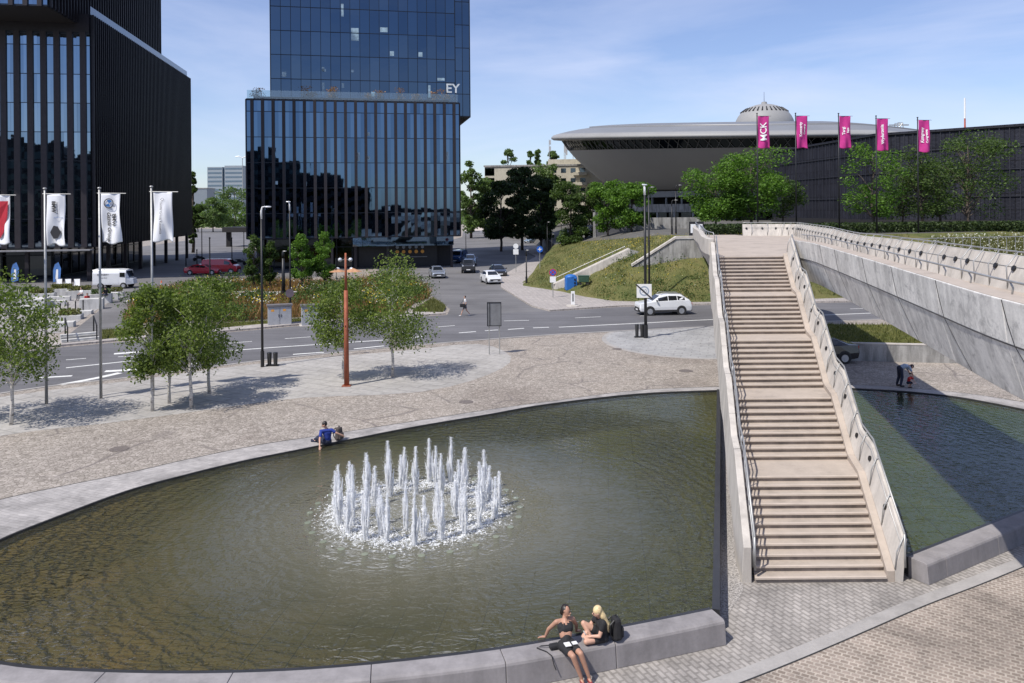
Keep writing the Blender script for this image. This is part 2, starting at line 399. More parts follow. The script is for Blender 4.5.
def tree(name, label, loc, H, cw, clear, leaf, n, mleaf, mbark, group=None, shape='ovoid', trunk_r=None, clumps=26, lean=0, flat=.0, cat='tree', droop=0, seed=None):
    rng = np.random.RandomState(seed if seed is not None else random.randrange(10 ** 6)); rr = random.Random(rng.randint(1 << 30))
    t = root(name, label, cat, loc, rr.uniform(0, 6.28), group)
    tr = trunk_r or H * .016; mb = MB(); top = H * .92
    pts = [Vector((math.sin(k * 1.3 + rr.random()) * H * .008 + lean * (k / 7) ** 2, math.cos(k * 1.1) * H * .008, top * k / 7)) for k in range(8)]
    pts[0] = Vector((0, 0, -.1))
    mb.tube(pts, [tr * 1.25 * (1 - .88 * k / 7) for k in range(8)], 8)
    C = []; ch = H - clear
    for i in range(clumps):
        f = rr.random() if i > 2 else (.96, .85, .1)[i]
        z = clear + ch * f
        if shape == 'ovoid': rad = math.sin(PI * min(1, (f * .86 + .12))) ** .75
        elif shape == 'cone': rad = (1 - f) ** .7 * .95 + .12
        elif shape == 'flat': rad = (.55 + .5 * f if f < .75 else 1.0 - (f - .75) * 1.8)
        else: rad = math.sqrt(max(0, 1 - (2 * f - 1) ** 2)) * .9 + .1
        a = rr.uniform(0, 2 * PI); d = cw * .5 * rad * math.sqrt(rr.uniform(.15, 1.0))
        c = Vector((math.cos(a) * d, math.sin(a) * d, z)); C.append((c, rad))
        z0 = max(clear * .85, z - d * .8 - ch * .08)
        b0 = Vector((lean * (z0 / H) ** 2, 0, z0)); mid = (b0 + c) / 2 + Vector((0, 0, d * .12))
        mb.tube([b0, mid, c], [tr * .38, tr * .22, tr * .07], 5, False)
    mb.build('trunk', mbark, t, False, True)
    cs = np.array([tuple(c) for c, _ in C]); w = np.array([.5 + .5 * q for _, q in C]); w /= w.sum()
    idx = rng.choice(len(C), n, p=w)
    cr_ = cw * .5 * rng.uniform(.30, .52, len(C))
    dirs = rng.normal(size=(n, 3)); dirs /= np.linalg.norm(dirs, axis=1, keepdims=True)
    rad = rng.uniform(.15, 1.0, n) ** .5
    P = cs[idx] + dirs * (rad * cr_[idx])[:, None] * np.array([1, 1, .62 if shape != 'ovoid' else .85])
    if droop: P[:, 2] -= droop * rng.uniform(0, 1, n) ** 3 * (np.hypot(P[:, 0], P[:, 1]) / (cw * .5))
    P[:, 2] = np.maximum(P[:, 2], clear * .7)
    co, q = leaf_quads(P, leaf, flat, rng)
    fast_mesh('crown', co, q, mleaf, t)
    return t

def text_mesh(s, size, parent, mat, loc, rot, name='lettering', ext=.004, align='CENTER', bold=0.0, sx=1.0):
    cu = bpy.data.curves.new('txt', 'FONT'); cu.body = s; cu.size = size; cu.extrude = ext; cu.offset = bold
    cu.align_x = align; cu.align_y = 'CENTER'; cu.resolution_u = 3
    tmp = bpy.data.objects.new('txt', cu); COL.objects.link(tmp)
    dg = bpy.context.evaluated_depsgraph_get(); dg.update()
    me = bpy.data.meshes.new_from_object(tmp.evaluated_get(dg)); COL.objects.unlink(tmp); bpy.data.objects.remove(tmp)
    me.materials.clear(); me.materials.append(mat)
    o = bpy.data.objects.new(name, me); COL.objects.link(o); o.parent = parent; o.location = loc; o.rotation_euler = rot
    o.scale = (sx, 1, 1)
    return o
# ================================================================== GROUND
def g2(pts, z=0.0): return [tuple(G(x, y, z)[:2]) for x, y in pts]
tag(MB().quad((-3000, -300, -.6), (3000, -300, -.6), (3000, 4500, -.6), (-3000, 4500, -.6)).build('ground', m_ground, fixn=False), kind='structure')
farL = [(-14.05, 19.2)] + g2([(0, 539), (47, 520), (125, 491), (187, 474), (245, 460), (300, 449), (359, 437.2), (419, 425.6), (488.6, 414), (546, 404), (638, 393.5), (717, 390)])
farR = g2([(852, 388), (905, 391), (960, 397), (1024, 409)]) + [(22.5, 30.9)]
nearL = g2([(712, 609), (627, 626), (500, 649), (340, 667), (207, 673), (83, 671), (0, 664)], .05) + [(-12.2, 15.75), (-13.5, 17.3), (-14.05, 19.2)]
nearR = [(22.5, 30.9), (22.2, 28.4), (20.3, 25.9), (17.5, 23.8)] + g2([(1024, 511), (908, 556.5)], .05)
sm = lambda p, n=5: [tuple(q[:2]) for q in smooth_path([(a, b, 0) for a, b in p], n)]
farLs, farRs, nearLs, nearRs = sm(farL), sm(farR), sm(nearL), sm(nearR)
plaza = [(-500, 17.5), (-13.6, 17.5), (-14.05, 19.2)] + farLs[1:] + farRs + [(22.9, 29), (500, 29), (500, 750), (-500, 750)]
sheet('plaza', plaza, 0.0, m_plaza)
raised('near_pavement', [(-300, -120), (300, -120), (300, 29.1), (22.9, 29.1), (22, 37), (-10, 37), (-14.0, 17.6), (-300, 17.6)], -.58, -.45, m_near)
raised('kerb_step', [(-300, 17.3), (-13.75, 17.3), (-13.75, 17.6), (-300, 17.6)], -.46, .012, m_kerbs)
raised('kerb_step', [(22.95, 28.8), (300, 28.8), (300, 29.1), (22.95, 29.1)], -.46, .012, m_kerbs)
# the brown setts in front and the kerb arc round them
arc = sm(g2([(690, 700), (738, 683), (800, 658.5), (860, 633), (925, 605), (980, 584), (1024, 566), (1090, 538), (1160, 505)], -.44))
arcv = [Vector((x, y, 0)) for x, y in arc]
def offs(path, d):
    o = []
    for i, p in enumerate(path):
        t = (path[min(i + 1, len(path) - 1)] - path[max(i - 1, 0)]).normalized(); o.append(p + Vector((-t.y, t.x, 0)) * d)
    return o
sheet('brown_paving', [tuple(p[:2]) for p in arcv] + [(60, 26), (60, -20), (arcv[0].x - 3, -20)], -.446, m_sett2)
kb = offs(arcv, .33)
sheet('kerb_strip', [tuple(p[:2]) for p in arcv] + [tuple(p[:2]) for p in reversed(kb)], -.442, m_kerbs)
gap = offs(arcv, -.035)
sheet('drain_slot', [tuple(p[:2]) for p in arcv] + [tuple(p[:2]) for p in reversed(gap)], -.438, m_darkm)
# ------------------------------------------------------------------ pool
def basin(nm='pool_tiles', k=(1, 1, 1)):
    m, n, b = base(nm); o = objco(n)
    t = nd(n, 'ShaderNodeTexBrick'); n.links.new(mapping(n, o, rot=(0, 0, .12)), t.inputs['Vector']); t.offset = 0
    t.inputs['Scale'].default_value = 1; t.inputs['Brick Width'].default_value = .9; t.inputs['Row Height'].default_value = .9
    t.inputs['Mortar Size'].default_value = .012; t.inputs['Color1'].default_value = (.24, .165, .05, 1); t.inputs['Color2'].default_value = (.205, .15, .05, 1)
    t.inputs['Mortar'].default_value = (.07, .055, .02, 1)
    c = mix(n, 1, t.outputs[0], ramp(n, noise(n, o, .22, 6, .65, .5), [(.3, (.55, .62, .55)), (.55, (1, 1, .95)), (.75, (1.35, 1.15, .8))]), 'MULTIPLY')
    gx = nd(n, 'ShaderNodeSeparateXYZ'); n.links.new(o, gx.inputs[0])
    gy = math_(n, 'ADD', math_(n, 'MULTIPLY', gx.outputs[0], .03), math_(n, 'MULTIPLY', gx.outputs[1], .012))
    c = mix(n, 1, c, ramp(n, math_(n, 'ADD', gy, math_(n, 'MULTIPLY', noise(n, o, .15, 3), .25)), [(.05, (1.1, 1.0, .9)), (.40, (.62, .80, .85))]), 'MULTIPLY')
    c = mix(n, 1, c, k, 'MULTIPLY')
    n.links.new(c, b.inputs['Base Color']); b.inputs['Roughness'].default_value = .9
    return m
m_basin = basin(); m_basin2 = basin('algae_pool_tiles', (.62, .95, .7))
FC = Vector((-2.88, 22.75, 0))              # fountain centre
def watermat():
    m = bpy.data.materials.new('pool_water'); m.use_nodes = True; n = m.node_tree; n.nodes.clear(); MATS['pool_water'] = m
    o = nd(n, 'ShaderNodeOutputMaterial'); oc = objco(n)
    sh = mapping(n, oc, loc=(-FC.x, -FC.y, 0))
    ln = nd(n, 'ShaderNodeVectorMath', operation='LENGTH'); n.links.new(sh, ln.inputs[0]); rad = ln.outputs['Value']
    # rings running out from the jets, broken by wind ripples
    wv = nd(n, 'ShaderNodeTexWave', wave_type='RINGS', rings_direction='SPHERICAL'); wv.inputs['Scale'].default_value = .8
    wv.inputs['Distortion'].default_value = 7; wv.inputs['Detail'].default_value = 4; wv.inputs['Detail Scale'].default_value = 2.2; wv.inputs['Detail Roughness'].default_value = .65
    n.links.new(sh, wv.inputs['Vector'])
    fall = ramp(n, math_(n, 'DIVIDE', rad, 20), [(0, (.9,) * 3), (.16, (.75,) * 3), (.21, (.22,) * 3), (.32, (.22,) * 3), (.46, (.8,) * 3), (.58, (.7,) * 3), (.68, (.22,) * 3), (1, (.10,) * 3)])
    rip = nd(n, 'ShaderNodeTexNoise'); rip.inputs['Scale'].default_value = 1.9; rip.inputs['Detail'].default_value = 1.6; rip.inputs['Roughness'].default_value = .45; rip.inputs['Distortion'].default_value = 2.2
    n.links.new(mapping(n, oc, (1, 1.9, 1), (0, 0, -.4)), rip.inputs['Vector'])
    f2 = noise(n, oc, 11, 3, .6)
    h = math_(n, 'ADD', math_(n, 'MULTIPLY', wv.outputs['Fac'], .32), math_(n, 'MULTIPLY', rip.outputs['Fac'], 1.1))
    h = math_(n, 'ADD', h, math_(n, 'MULTIPLY', f2, .07))
    bp = nd(n, 'ShaderNodeBump'); bp.inputs['Distance'].default_value = .12; n.links.new(h, bp.inputs['Height']); n.links.new(fall, bp.inputs['Strength'])
    fr = nd(n, 'ShaderNodeFresnel'); fr.inputs['IOR'].default_value = 1.42; n.links.new(bp.outputs[0], fr.inputs['Normal'])
    gl = nd(n, 'ShaderNodeBsdfGlossy'); gl.inputs['Roughness'].default_value = .012; n.links.new(bp.outputs[0], gl.inputs['Normal'])
    tr = nd(n, 'ShaderNodeBsdfTransparent'); tr.inputs[0].default_value = (.80, .84, .74, 1)
    # stirred silt and bubbles near the jets
    df = nd(n, 'ShaderNodeBsdfDiffuse'); df.inputs[0].default_value = (.074, .078, .050, 1)
    n.links.new(ramp(n, math_(n, 'ADD', math_(n, 'DIVIDE', rad, 20), math_(n, 'MULTIPLY', noise(n, oc, .5, 5, .6, .5), .12)), [(.12, (.20, .195, .15)), (.28, (.135, .13, .09)), (.42, (.074, .076, .048))]), df.inputs[0])
    silt = ramp(n, math_(n, 'DIVIDE', rad, 20), [(0, (.85,) * 3), (.22, (.75,) * 3), (.42, (.35,) * 3), (.8, (.22,) * 3)])
    body = nd(n, 'ShaderNodeMixShader'); n.links.new(silt, body.inputs[0]); n.links.new(tr.outputs[0], body.inputs[1]); n.links.new(df.outputs[0], body.inputs[2])
    ms = nd(n, 'ShaderNodeMixShader'); n.links.new(fr.outputs[0], ms.inputs[0]); n.links.new(body.outputs[0], ms.inputs[1]); n.links.new(gl.outputs[0], ms.inputs[2])
    # foam
    fz = noise(n, oc, 6.5, 7, .72, .6)
    fm = ramp(n, math_(n, 'DIVIDE', rad, 6), [(0, (.30,) * 3), (.28, (.38,) * 3), (.38, (.46,) * 3), (.50, (.33,) * 3), (.62, (.20,) * 3), (.8, (.08,) * 3), (.95, (0,) * 3)])
    fo = math_(n, 'MULTIPLY', math_(n, 'SUBTRACT', math_(n, 'ADD', fz, fm), .93, True), 8, True)
    wd = nd(n, 'ShaderNodeBsdfDiffuse'); wd.inputs[0].default_value = (.72, .74, .74, 1)
    m2 = nd(n, 'ShaderNodeMixShader'); n.links.new(fo, m2.inputs[0]); n.links.new(ms.outputs[0], m2.inputs[1]); n.links.new(wd.outputs[0], m2.inputs[2])
    n.links.new(m2.outputs[0], o.inputs[0]); return m
m_water = watermat()
poolL = farLs[:-1] + [farLs[-1]] + nearLs[:-1]
poolR = farRs + nearRs[1:]
for P in (poolL, poolR):
    sheet('pool_floor', P, -.22, m_basin if P is poolL else m_basin2)
    sheet('water', P, -.05, m_water)
def ribbon(name, path, z0, z1, th, side, mat):
    pv = [Vector((x, y, 0)) for x, y in path]; q = offs(pv, th * side)
    return raised(name, [tuple(p[:2]) for p in pv] + [tuple(p[:2]) for p in reversed(q)], z0, z1, mat)
m_rimdark = M('dark_pool_edge', (.03, .03, .032), .4)
for q_ in (farLs, farRs):
    ribbon('pool_edge', q_, -.09, -.003, .05, -1, m_rimdark); ribbon('pool_edge', q_, -.44, -.091, .05, -1, m_basin)
# pale rim along the far bank
rimo = g2([(-60, 520), (0, 500), (62, 486.5), (125, 473.8), (187, 459.7), (256, 445.6), (319, 436), (420, 420.5), (488, 410), (558, 400.5), (638, 390.5), (717, 387), (852, 385), (905, 388), (970, 394), (1030, 403.5)])
rims = sm(rimo)
inn = farL[:1] + farL[1:] + farR[:4]
inns = sm(inn)
sheet('pool_rim', rims + list(reversed(inns)), .004, m_rim)
rv = [Vector((x, y, 0)) for x, y in rims]
sheet('rim_joint', rims + [tuple(p[:2]) for p in reversed(offs(rv, .04))], .008, m_darkm)
# grey slab fields in the plaza
sheet('slab_field', sm(g2([(-160, 470), (0, 436), (100, 424), (200, 411), (300, 398), (420, 392), (490, 374), (511, 357), (478, 344), (400, 351), (256, 364), (128, 381), (0, 397), (-160, 425)]), 3), .004, m_slab)
pc = g2([(692, 340)])[0]
sheet('slab_field', [(pc[0] + 5.6 * math.cos(a / 30 * 2 * PI), pc[1] + 6.3 * math.sin(a / 30 * 2 * PI)) for a in range(30)], .004, m_slab2)
sheet('slab_edge', [(pc[0] + 5.9 * math.cos(a / 30 * 2 * PI), pc[1] + 6.6 * math.sin(a / 30 * 2 * PI)) for a in range(30)], .002, m_kerbs)
for i, (x, y, r) in enumerate([(119, 449, .34), (686, 371, .38), (617, 349, .3), (466, 402, .33)]):
    c = G(x, y); t = tag(MB().cyl((c.x, c.y, .0), (c.x, c.y, .012), r, r, 24).build('manhole_cover', M('cast_iron', (.17, .145, .13), .7, .2, .3, 12)),
        ['dark oval drain cover in the cobbles left of the trees above the pool', 'dark drain cover in the cobbles nearest the staircase', 'small drain cover below the slab circle with the lamp posts', 'dark drain cover close to the pool rim right of the fountain'][i], 'manhole cover', 'covers in the plaza paving')
# near bench walls
def bench(path, d, name, label):
    pv = [Vector((x, y, .05)) for x, y in path]
    t = root(name, label, 'stone bench', (pv[0].x, pv[0].y, -.45), 0, 'stone benches round the pool')
    inw = []
    for i in range(len(pv)):
        tt = (pv[min(i + 1, len(pv) - 1)] - pv[max(i - 1, 0)]).normalized(); inw.append(Vector((-tt.y, tt.x, 0)) * d)
    prof = [(0, 0), (.42, 0), (.47, -.03), (.49, -.07), (.53, -.5), (0, -.5)]
    acc = 0; last = 0; seg = [0]
    for i in range(1, len(pv)):
        acc += (pv[i] - pv[i - 1]).length
        if acc - last > 2.1: seg.append(i); last = acc
    if seg[-1] != len(pv) - 1: seg.append(len(pv) - 1)
    mb = MB()
    for a, b in zip(seg, seg[1:]):
        P = [p.copy() for p in pv[a:b + 1]]
        if b != len(pv) - 1: P[-1] = P[-1] + (P[-2] - P[-1]).normalized() * .012
        mb.sweep(prof, P, inw[a:b + 1])
    mb.build('seat_blocks', m_bench, t, bevel=.012)
    MB().sweep([(-.11, -.015), (-.003, -.015), (-.003, -.45), (-.11, -.45)], pv, inw).build('overflow_edge', m_rimdark, t)
    return t
bench(nearLs, 1, 'pool_bench', 'long curved grey stone bench wall along the near edge of the fountain pool')
bench(nearRs, 1, 'pool_bench', 'short curved grey stone bench wall right of the staircase foot')
e0, e1 = Vector((*farL[-1], 0)), Vector((*nearL[0], 0)); ed = (e1 - e0).normalized(); en = Vector((-ed.y, ed.x, 0))
tag(MB().frame(e0 + Vector((0, 0, -.45)), e1 - e0 - ed * .03, en * .16, (0, 0, .49)).build('pool_side_wall', m_rimdark), 'dark straight side wall of the pool beside the staircase', 'wall')
sheet('gravel_bed', [tuple((e0 + en * .17)[:2]), tuple((e1 + en * .17 - ed * .2)[:2]), (e1.x + 1.2, e1.y + 1.8), (e0.x + 1.2, e0.y)], -.446, m_gravel)

# ================================================================== STAIRCASE
S0 = Vector((5.84, 18.98, -.45)); SW = 3.21; SK = .2145
RIS, TR, LAND = .141, .303, 1.40
path = []                                  # (s, z) nosing polyline
s, z = 0.0, -.45; steps = []               # tread: (s0, s1, z)
for fl, n in enumerate((11, 9, 9, 9, 10)):
    for k in range(n):
        z += RIS; d = TR if k < n - 1 else (LAND if fl < 4 else .4)
        steps.append((s, s + d, z)); s += d
STOP, ZTOP = s - .4, z
def sp(s_, w, z_): return Vector((S0.x + s_ * SK + w, S0.y + s_, z_))
st = root('staircase', 'long pale concrete staircase with four landings climbing over the pool to the footbridge', 'staircase', tuple(S0))
mb = MB(); mr = MB()
zs = -.45
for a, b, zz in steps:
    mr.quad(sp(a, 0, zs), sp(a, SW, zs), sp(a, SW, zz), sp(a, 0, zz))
    mb.quad(sp(a, 0, zz), sp(a, SW, zz), sp(b, SW, zz), sp(b, 0, zz))
    lo = max(-.45, zz - .62)
    for w in (0, SW): mb.quad(sp(a, w, lo - .12), sp(b, w, lo), sp(b, w, zz), sp(a, w, zz))
    zs = zz
mb.quad(sp(1.2, 0, -.45), sp(1.2, SW, -.45), sp(STOP + .4, SW, ZTOP - .7), sp(STOP + .4, 0, ZTOP - .7))
mb.build('steps', m_step, st, fixn=False); mr.build('risers', concrete('dark_riser', (.35, .30, .26), .2, .3), st, fixn=False)  # risers in a darker concrete tone than the treads
mb = MB()
for a, b, zz in steps: mb.frame(sp(a - .045, .01, zz - .04), (SW - .02, 0, 0), (0, .07, 0), (0, 0, .042))
mb.build('nosings', M('nosing_stone', (.50, .43, .365), .8, 0, .1), st)
line = [(0, -.31)]
for a, b, zz in steps:
    if b - a > 1: line += [(a, zz), (b - .05, zz + .06)]
line.append((STOP, ZTOP + .02)); 
def spath(w, up=0): return [sp(a, w, zz + up) for a, zz in line]
X1 = [Vector((1, 0, 0))] * len(line)
# left parapet
mb = MB(); lp = spath(0)
mb.sweep([(-.08, -.75), (-.08, .70), (-.27, .70), (-.38, -.75)], [Vector((p.x, p.y, max(p.z, -.28))) if i == 0 else p for i, p in enumerate(lp)], X1)
pl = mb.build('parapet', m_conc_l, st, bevel=.015)
for k in range(9):
    q = (k + .6) / 9.2 * STOP; zz = interp(q, line); MB().frame(sp(q, -.275, zz + .7012), (.20, 0, 0), (0, .03, 0), (0, 0, .003)).build('joint', m_rimdark, pl)
# right side: low plinth, then a leaning wall with round lights
MB().sweep([(.0, -.7), (.0, .12), (.20, .12), (.20, -.7)], [Vector((p.x, p.y, max(p.z, -.30))) if i == 0 else p for i, p in enumerate(spath(SW))], X1).build('plinth', m_step, st, bevel=.01)
mb = MB(); mb.sweep([(.201, .12), (.40, .86), (.50, .86), (.42, .1), (.36, -.75), (.201, -.7)], [Vector((p.x, p.y, max(p.z, -.28))) if i == 0 else p for i, p in enumerate(spath(SW))], X1)
pr = mb.build('parapet', m_conc_l, st, bevel=.012)
for k in range(11):
    mb = MB(); q = 1.3 + k / 11 * (STOP - 1); zz = interp(q, line); c = sp(q, SW + .325, zz + .58)
    mb.tube([c, c + Vector((-.035, 0, .008))], .075, 12).build('lamp_recess', m_black, pr)
def stair_rail(w, up, lean, label=None):
    mb = MB(); P = [Vector((p.x + lean, p.y, p.z + up)) for p in spath(w)]
    mb.tube(P, .026, 8); mb.tube([p - Vector((lean * .3, 0, .28)) for p in P], .017, 6)
    n = 15
    for k in range(n + 1):
        q = k / n * STOP; zz = interp(q, line)
        a = sp(q, w, zz + up - .85 + (.12 if w < 0 else 0)); b = sp(q, w, zz + up); b.x += lean
        mb.tube([a, (a + b) / 2 + Vector((-lean * .3, 0, 0)), b], .018, 6)
    p0 = P[0]; mb.tube([p0, Vector((p0.x, p0.y - .02, p0.z - .8))], .026, 8)
    return mb.build('handrail', m_steel, st, smooth=True)
stair_rail(-.04, .98, .04); stair_rail(SW + .20, 1.02, .24)

# ================================================================== FOOTBRIDGE
fb = root('footbridge', 'curved weathered concrete footbridge crossing the road from the staircase top', 'footbridge', (13.5, 38, 0))
def zd(Y): return interp(Y, [(5, 6.1), (14, 6.22), (25, 6.3), (34, 6.36), (38, ZTOP), (45, 6.45), (60, 6.4), (68, 6.3), (78, 5.9)])
XT = S0.x + STOP * SK; YT = S0.y + STOP
Nn = [(9.2, 5), (8.9, 8), (8.75, 11), (8.95, 14.3), (9.85, 18.7), (11.2, 25), (12.95, 33.5), (XT + SW + .62, YT + .4)]
Ff = [(13.2, 5), (13.4, 9), (13.9, 15), (14.5, 22.3), (15.25, 28), (16.3, 35), (17.8, 42.5), (19.6, 50), (21.6, 58), (22.3, 61.5), (21.3, 63.8), (19.0, 64.3)]
Ll = [(XT - .36, YT), (XT + .0, YT + 3), (11.4, 48), (13.2, 57), (15.6, 67), (18.0, 77.5)]
Ns, Fs, Ls = sm(Nn, 6), sm(Ff, 6), sm(Ll, 6)
zN = lambda p: Vector((p[0], p[1], zd(p[1])))
insp = lambda path, d: [Vector((x, y, 0)) + u * d for (x, y), u in zip(path, path_in(path))]
def path_in(path):
    pv = [Vector((x, y, 0)) for x, y in path]; o = []
    for i in range(len(pv)):
        t = (pv[min(i + 1, len(pv) - 1)] - pv[max(i - 1, 0)]).normalized(); o.append(Vector((-t.y, t.x, 0)))
    return o
deck = insp(Ls, -.3) + [Vector((20.6, 77.5, 0)), Vector((19.4, 68, 0))] + list(reversed(insp(Fs, .34))) + insp(Ns, -.55)
tri = tessellate_polygon([deck]); vs = [Vector((p.x, p.y, zd(p.y) - .002)) for p in deck]
mb = MB(); mb.add(vs, [t if (vs[t[1]] - vs[t[0]]).cross(vs[t[2]] - vs[t[0]]).z > 0 else (t[0], t[2], t[1]) for t in tri])
mb.add([v - Vector((0, 0, .5)) for v in vs], tri)
mb.build('deck', m_step, fb, fixn=False)
def inward(path, s_):
    pv = [Vector((x, y, 0)) for x, y in path]; o = []
    for i in range(len(pv)):
        t = (pv[min(i + 1, len(pv) - 1)] - pv[max(i - 1, 0)]).normalized(); o.append(Vector((-t.y, t.x, 0)) * s_)
    return o
nI = inward(Ns, -1)
prof = [(0, .76), (.10, -.06), (.42, -1.12), (2.0, -1.2), (2.0, -.3), (.60, -.3), (.50, .76)]
acc = 0; cuts = [0]; last = 0
for i in range(1, len(Ns)):
    acc += math.dist(Ns[i], Ns[i - 1])
    if acc - last > 2.9: cuts.append(i); last = acc
cuts[-1] = len(Ns) - 1
mb = MB()
for a, b in zip(cuts, cuts[1:]):
    P = [zN(p) for p in Ns[a:b + 1]]
    P[-1] = P[-1] + (P[-2] - P[-1]).normalized() * .014 if b != len(Ns) - 1 else P[-1]
    mb.sweep(prof, P, nI[a:b + 1])
gw = mb.build('girder_wall', m_conc, fb, bevel=.02)
def along(i, d):
    p = zN(Ns[i]); k = i
    while d > 0 and k > 0:
        q = zN(Ns[k - 1]); l_ = (q - p).length
        if l_ >= d: return p + (q - p).normalized() * d, nI[k]
        d -= l_; p = q; k -= 1
    return p, nI[max(k, 0)]
for c_ in cuts[2:]:
    pts = []
    for w, h, d in [(-.004, .75, .02), (.045, .35, .12), (.096, -.05, .28), (.24, -.55, .62), (.415, -1.1, 1.05)]:
        p, u = along(c_, d); pts.append(p + u * w + Vector((0, 0, h)))
    MB().tube(pts, .009, 5).build('joint', m_rimdark, gw)
MB().sweep([(.03, .7625), (.49, .7625), (.49, .77), (.03, .77)], [zN(p) for p in Ns], nI).build('ledge', m_step, gw)
MB().sweep([(.10, -.045), (.088, -.055), (.09, -.075), (.12, -.07)], [zN(p) for p in Ns], nI).build('joint', m_rimdark, gw)
def rail_on(path, inw, w, z0, z1, lean, step, nm='handrail', r=.024, extra=True):
    pv = [zN(p) for p in path]; mb = MB()
    mb.tube([p + u * (w - lean) + Vector((0, 0, z1)) for p, u in zip(pv, inw)], r, 8)
    if extra: mb.tube([p + u * (w - lean * .7) + Vector((0, 0, (z0 + z1) / 2 + .1)) for p, u in zip(pv, inw)], r * .55, 6)
    acc = 0; nxt = 0
    for i in range(len(pv)):
        if i: acc += (pv[i] - pv[i - 1]).length
        if acc >= nxt:
            nxt += step; p, u = pv[i], inw[i]
            mb.tube([p + u * w + Vector((0, 0, z0)), p + u * (w + .03) + Vector((0, 0, lerp(z0, z1, .6))), p + u * (w - lean) + Vector((0, 0, z1))], r * .85, 6)
    return mb.build(nm, m_steel, fb, smooth=True)
rail_on(Ns, nI, .46, .7, 1.02, .03, 1.9, extra=False)
fI = inward(Fs, 1)
mb = MB()
P = [zN(p) for p in Fs]
acc = 0; cuts = [0]; last = 0
for i in range(1, len(Fs)):
    acc += math.dist(Fs[i], Fs[i - 1])
    if acc - last > 2.4: cuts.append(i); last = acc
cuts[-1] = len(Fs) - 1
for a, b in zip(cuts, cuts[1:]):
    Q = [p.copy() for p in P[a:b + 1]]
    if b != len(Fs) - 1: Q[-1] += (Q[-2] - Q[-1]).normalized() * .014
    mb.sweep([(-.18, .95), (0, .95), (.35, 0), (.35, -.5), (-.0, -.5)], Q, fI[a:b + 1])
fw = mb.build('parapet', m_conc_l, fb)
mb = MB(); acc = 0; nxt = .7
for i in range(1, len(P)):
    acc += (P[i] - P[i - 1]).length
    if acc > nxt:
        nxt += 1.25; c = P[i] + fI[i] * .135 + Vector((0, 0, .6)); MB().tube([c, c + fI[i] * .05 + Vector((0, 0, .02))], .085, 12).build('lamp_recess', m_black, fw)
rail_on(Fs, fI, .33, .0, 1.08, .30, 1.25)
lI = inward(Ls, -1)
lI = [Vector((abs(v.x), v.y if v.x > 0 else -v.y, 0)) for v in lI]
MB().sweep([(0, .86), (.0, .1), (.55, -1.0), (2.4, -1.1), (2.4, -.3), (.36, -.3), (.28, .86)], [zN(p) for p in Ls], lI).build('girder_wall', m_conc_l, fb, bevel=.02)
rail_on(Ls, lI, .24, .7, 1.16, .03, 1.5, extra=False)
# abutment with its sloping wing wall
ab = MB(); a0 = D(646, 272, 77.5); a1 = D(703, 272, 77.5)
zt = 5.55
ab.add([(D(633, 267, 77.5).x, 77.5, 1.5), (a1.x, 77.5, 1.5), (a1.x, 77.5, zt), (D(676, 240, 77.5).x, 77.5, zt), (D(633, 267, 77.5).x, 77.5, D(633, 267, 77.5).z),
        (D(633, 267, 77.5).x, 78.6, 1.5), (a1.x, 84, 1.5), (a1.x, 84, zt), (D(676, 240, 77.5).x, 79.5, zt), (D(633, 267, 77.5).x, 78.6, D(633, 267, 77.5).z)],
       [(0, 1, 2, 3, 4), (9, 8, 7, 6, 5), (0, 5, 6, 1), (1, 6, 7, 2), (2, 7, 8, 3), (3, 8, 9, 4), (4, 9, 5, 0)])
ab.frame((a1.x, 77.6, 1.0), (6.2, 0, 0), (0, 6, 0), (0, 0, 3.8))
ab.build('abutment', m_wallc, fb)
cp = MB(); q = [D(632, 266.5, 77.4), D(676.5, 238.5, 77.4), D(703, 238, 77.4)]
for p0, p1 in zip(q, q[1:]): cp.frame(p0, p1 - p0, (0, .7, 0), (0, 0, .22))
cp.build('coping', m_conc_l, fb)
# pier under the landing
MB().prism([(XT + .8, YT + 1), (XT + 2.6, YT + 1), (XT + 2.9, YT + 2.2), (XT + 1.1, YT + 2.2)], -.1, ZTOP - .6).build('pier', m_conc_l, fb)

# ================================================================== ROADS
road_near = [(-260, 442), (-100, 410), (0, 394), (62, 385), (128, 378), (256, 361.5), (350, 351.5), (440, 343.5), (560, 334.5), (709, 327), (830, 321.5), (1024, 314), (1500, 296), (2300, 270)]
road_far = [(2300, 262), (1500, 283), (1024, 298), (840, 302.5), (709, 305), (620, 307), (550, 311.5), (447, 315), (340, 322), (256, 330), (160, 338.5), (66, 347), (0, 354), (-100, 366), (-260, 388)]
sheet('road', g2(road_near) + g2(road_far), .006, m_road)
rn = sm(g2(road_near), 3)
ribbon('kerb', rn, -.1, .018, .22, 1, m_kerbs)
def mark(pts, w=.14, dash=None):
    pv = [G(x, y, .0) for x, y in pts]; o = MB()
    P = smooth_path(pv, 6)
    q = offs(P, w / 2); r_ = offs(P, -w / 2)
    for i in range(len(P) - 1):
        o.quad(*(Vector((a.x, a.y, .0115)) for a in (r_[i], r_[i + 1], q[i + 1], q[i])))
    return o
mk = MB()
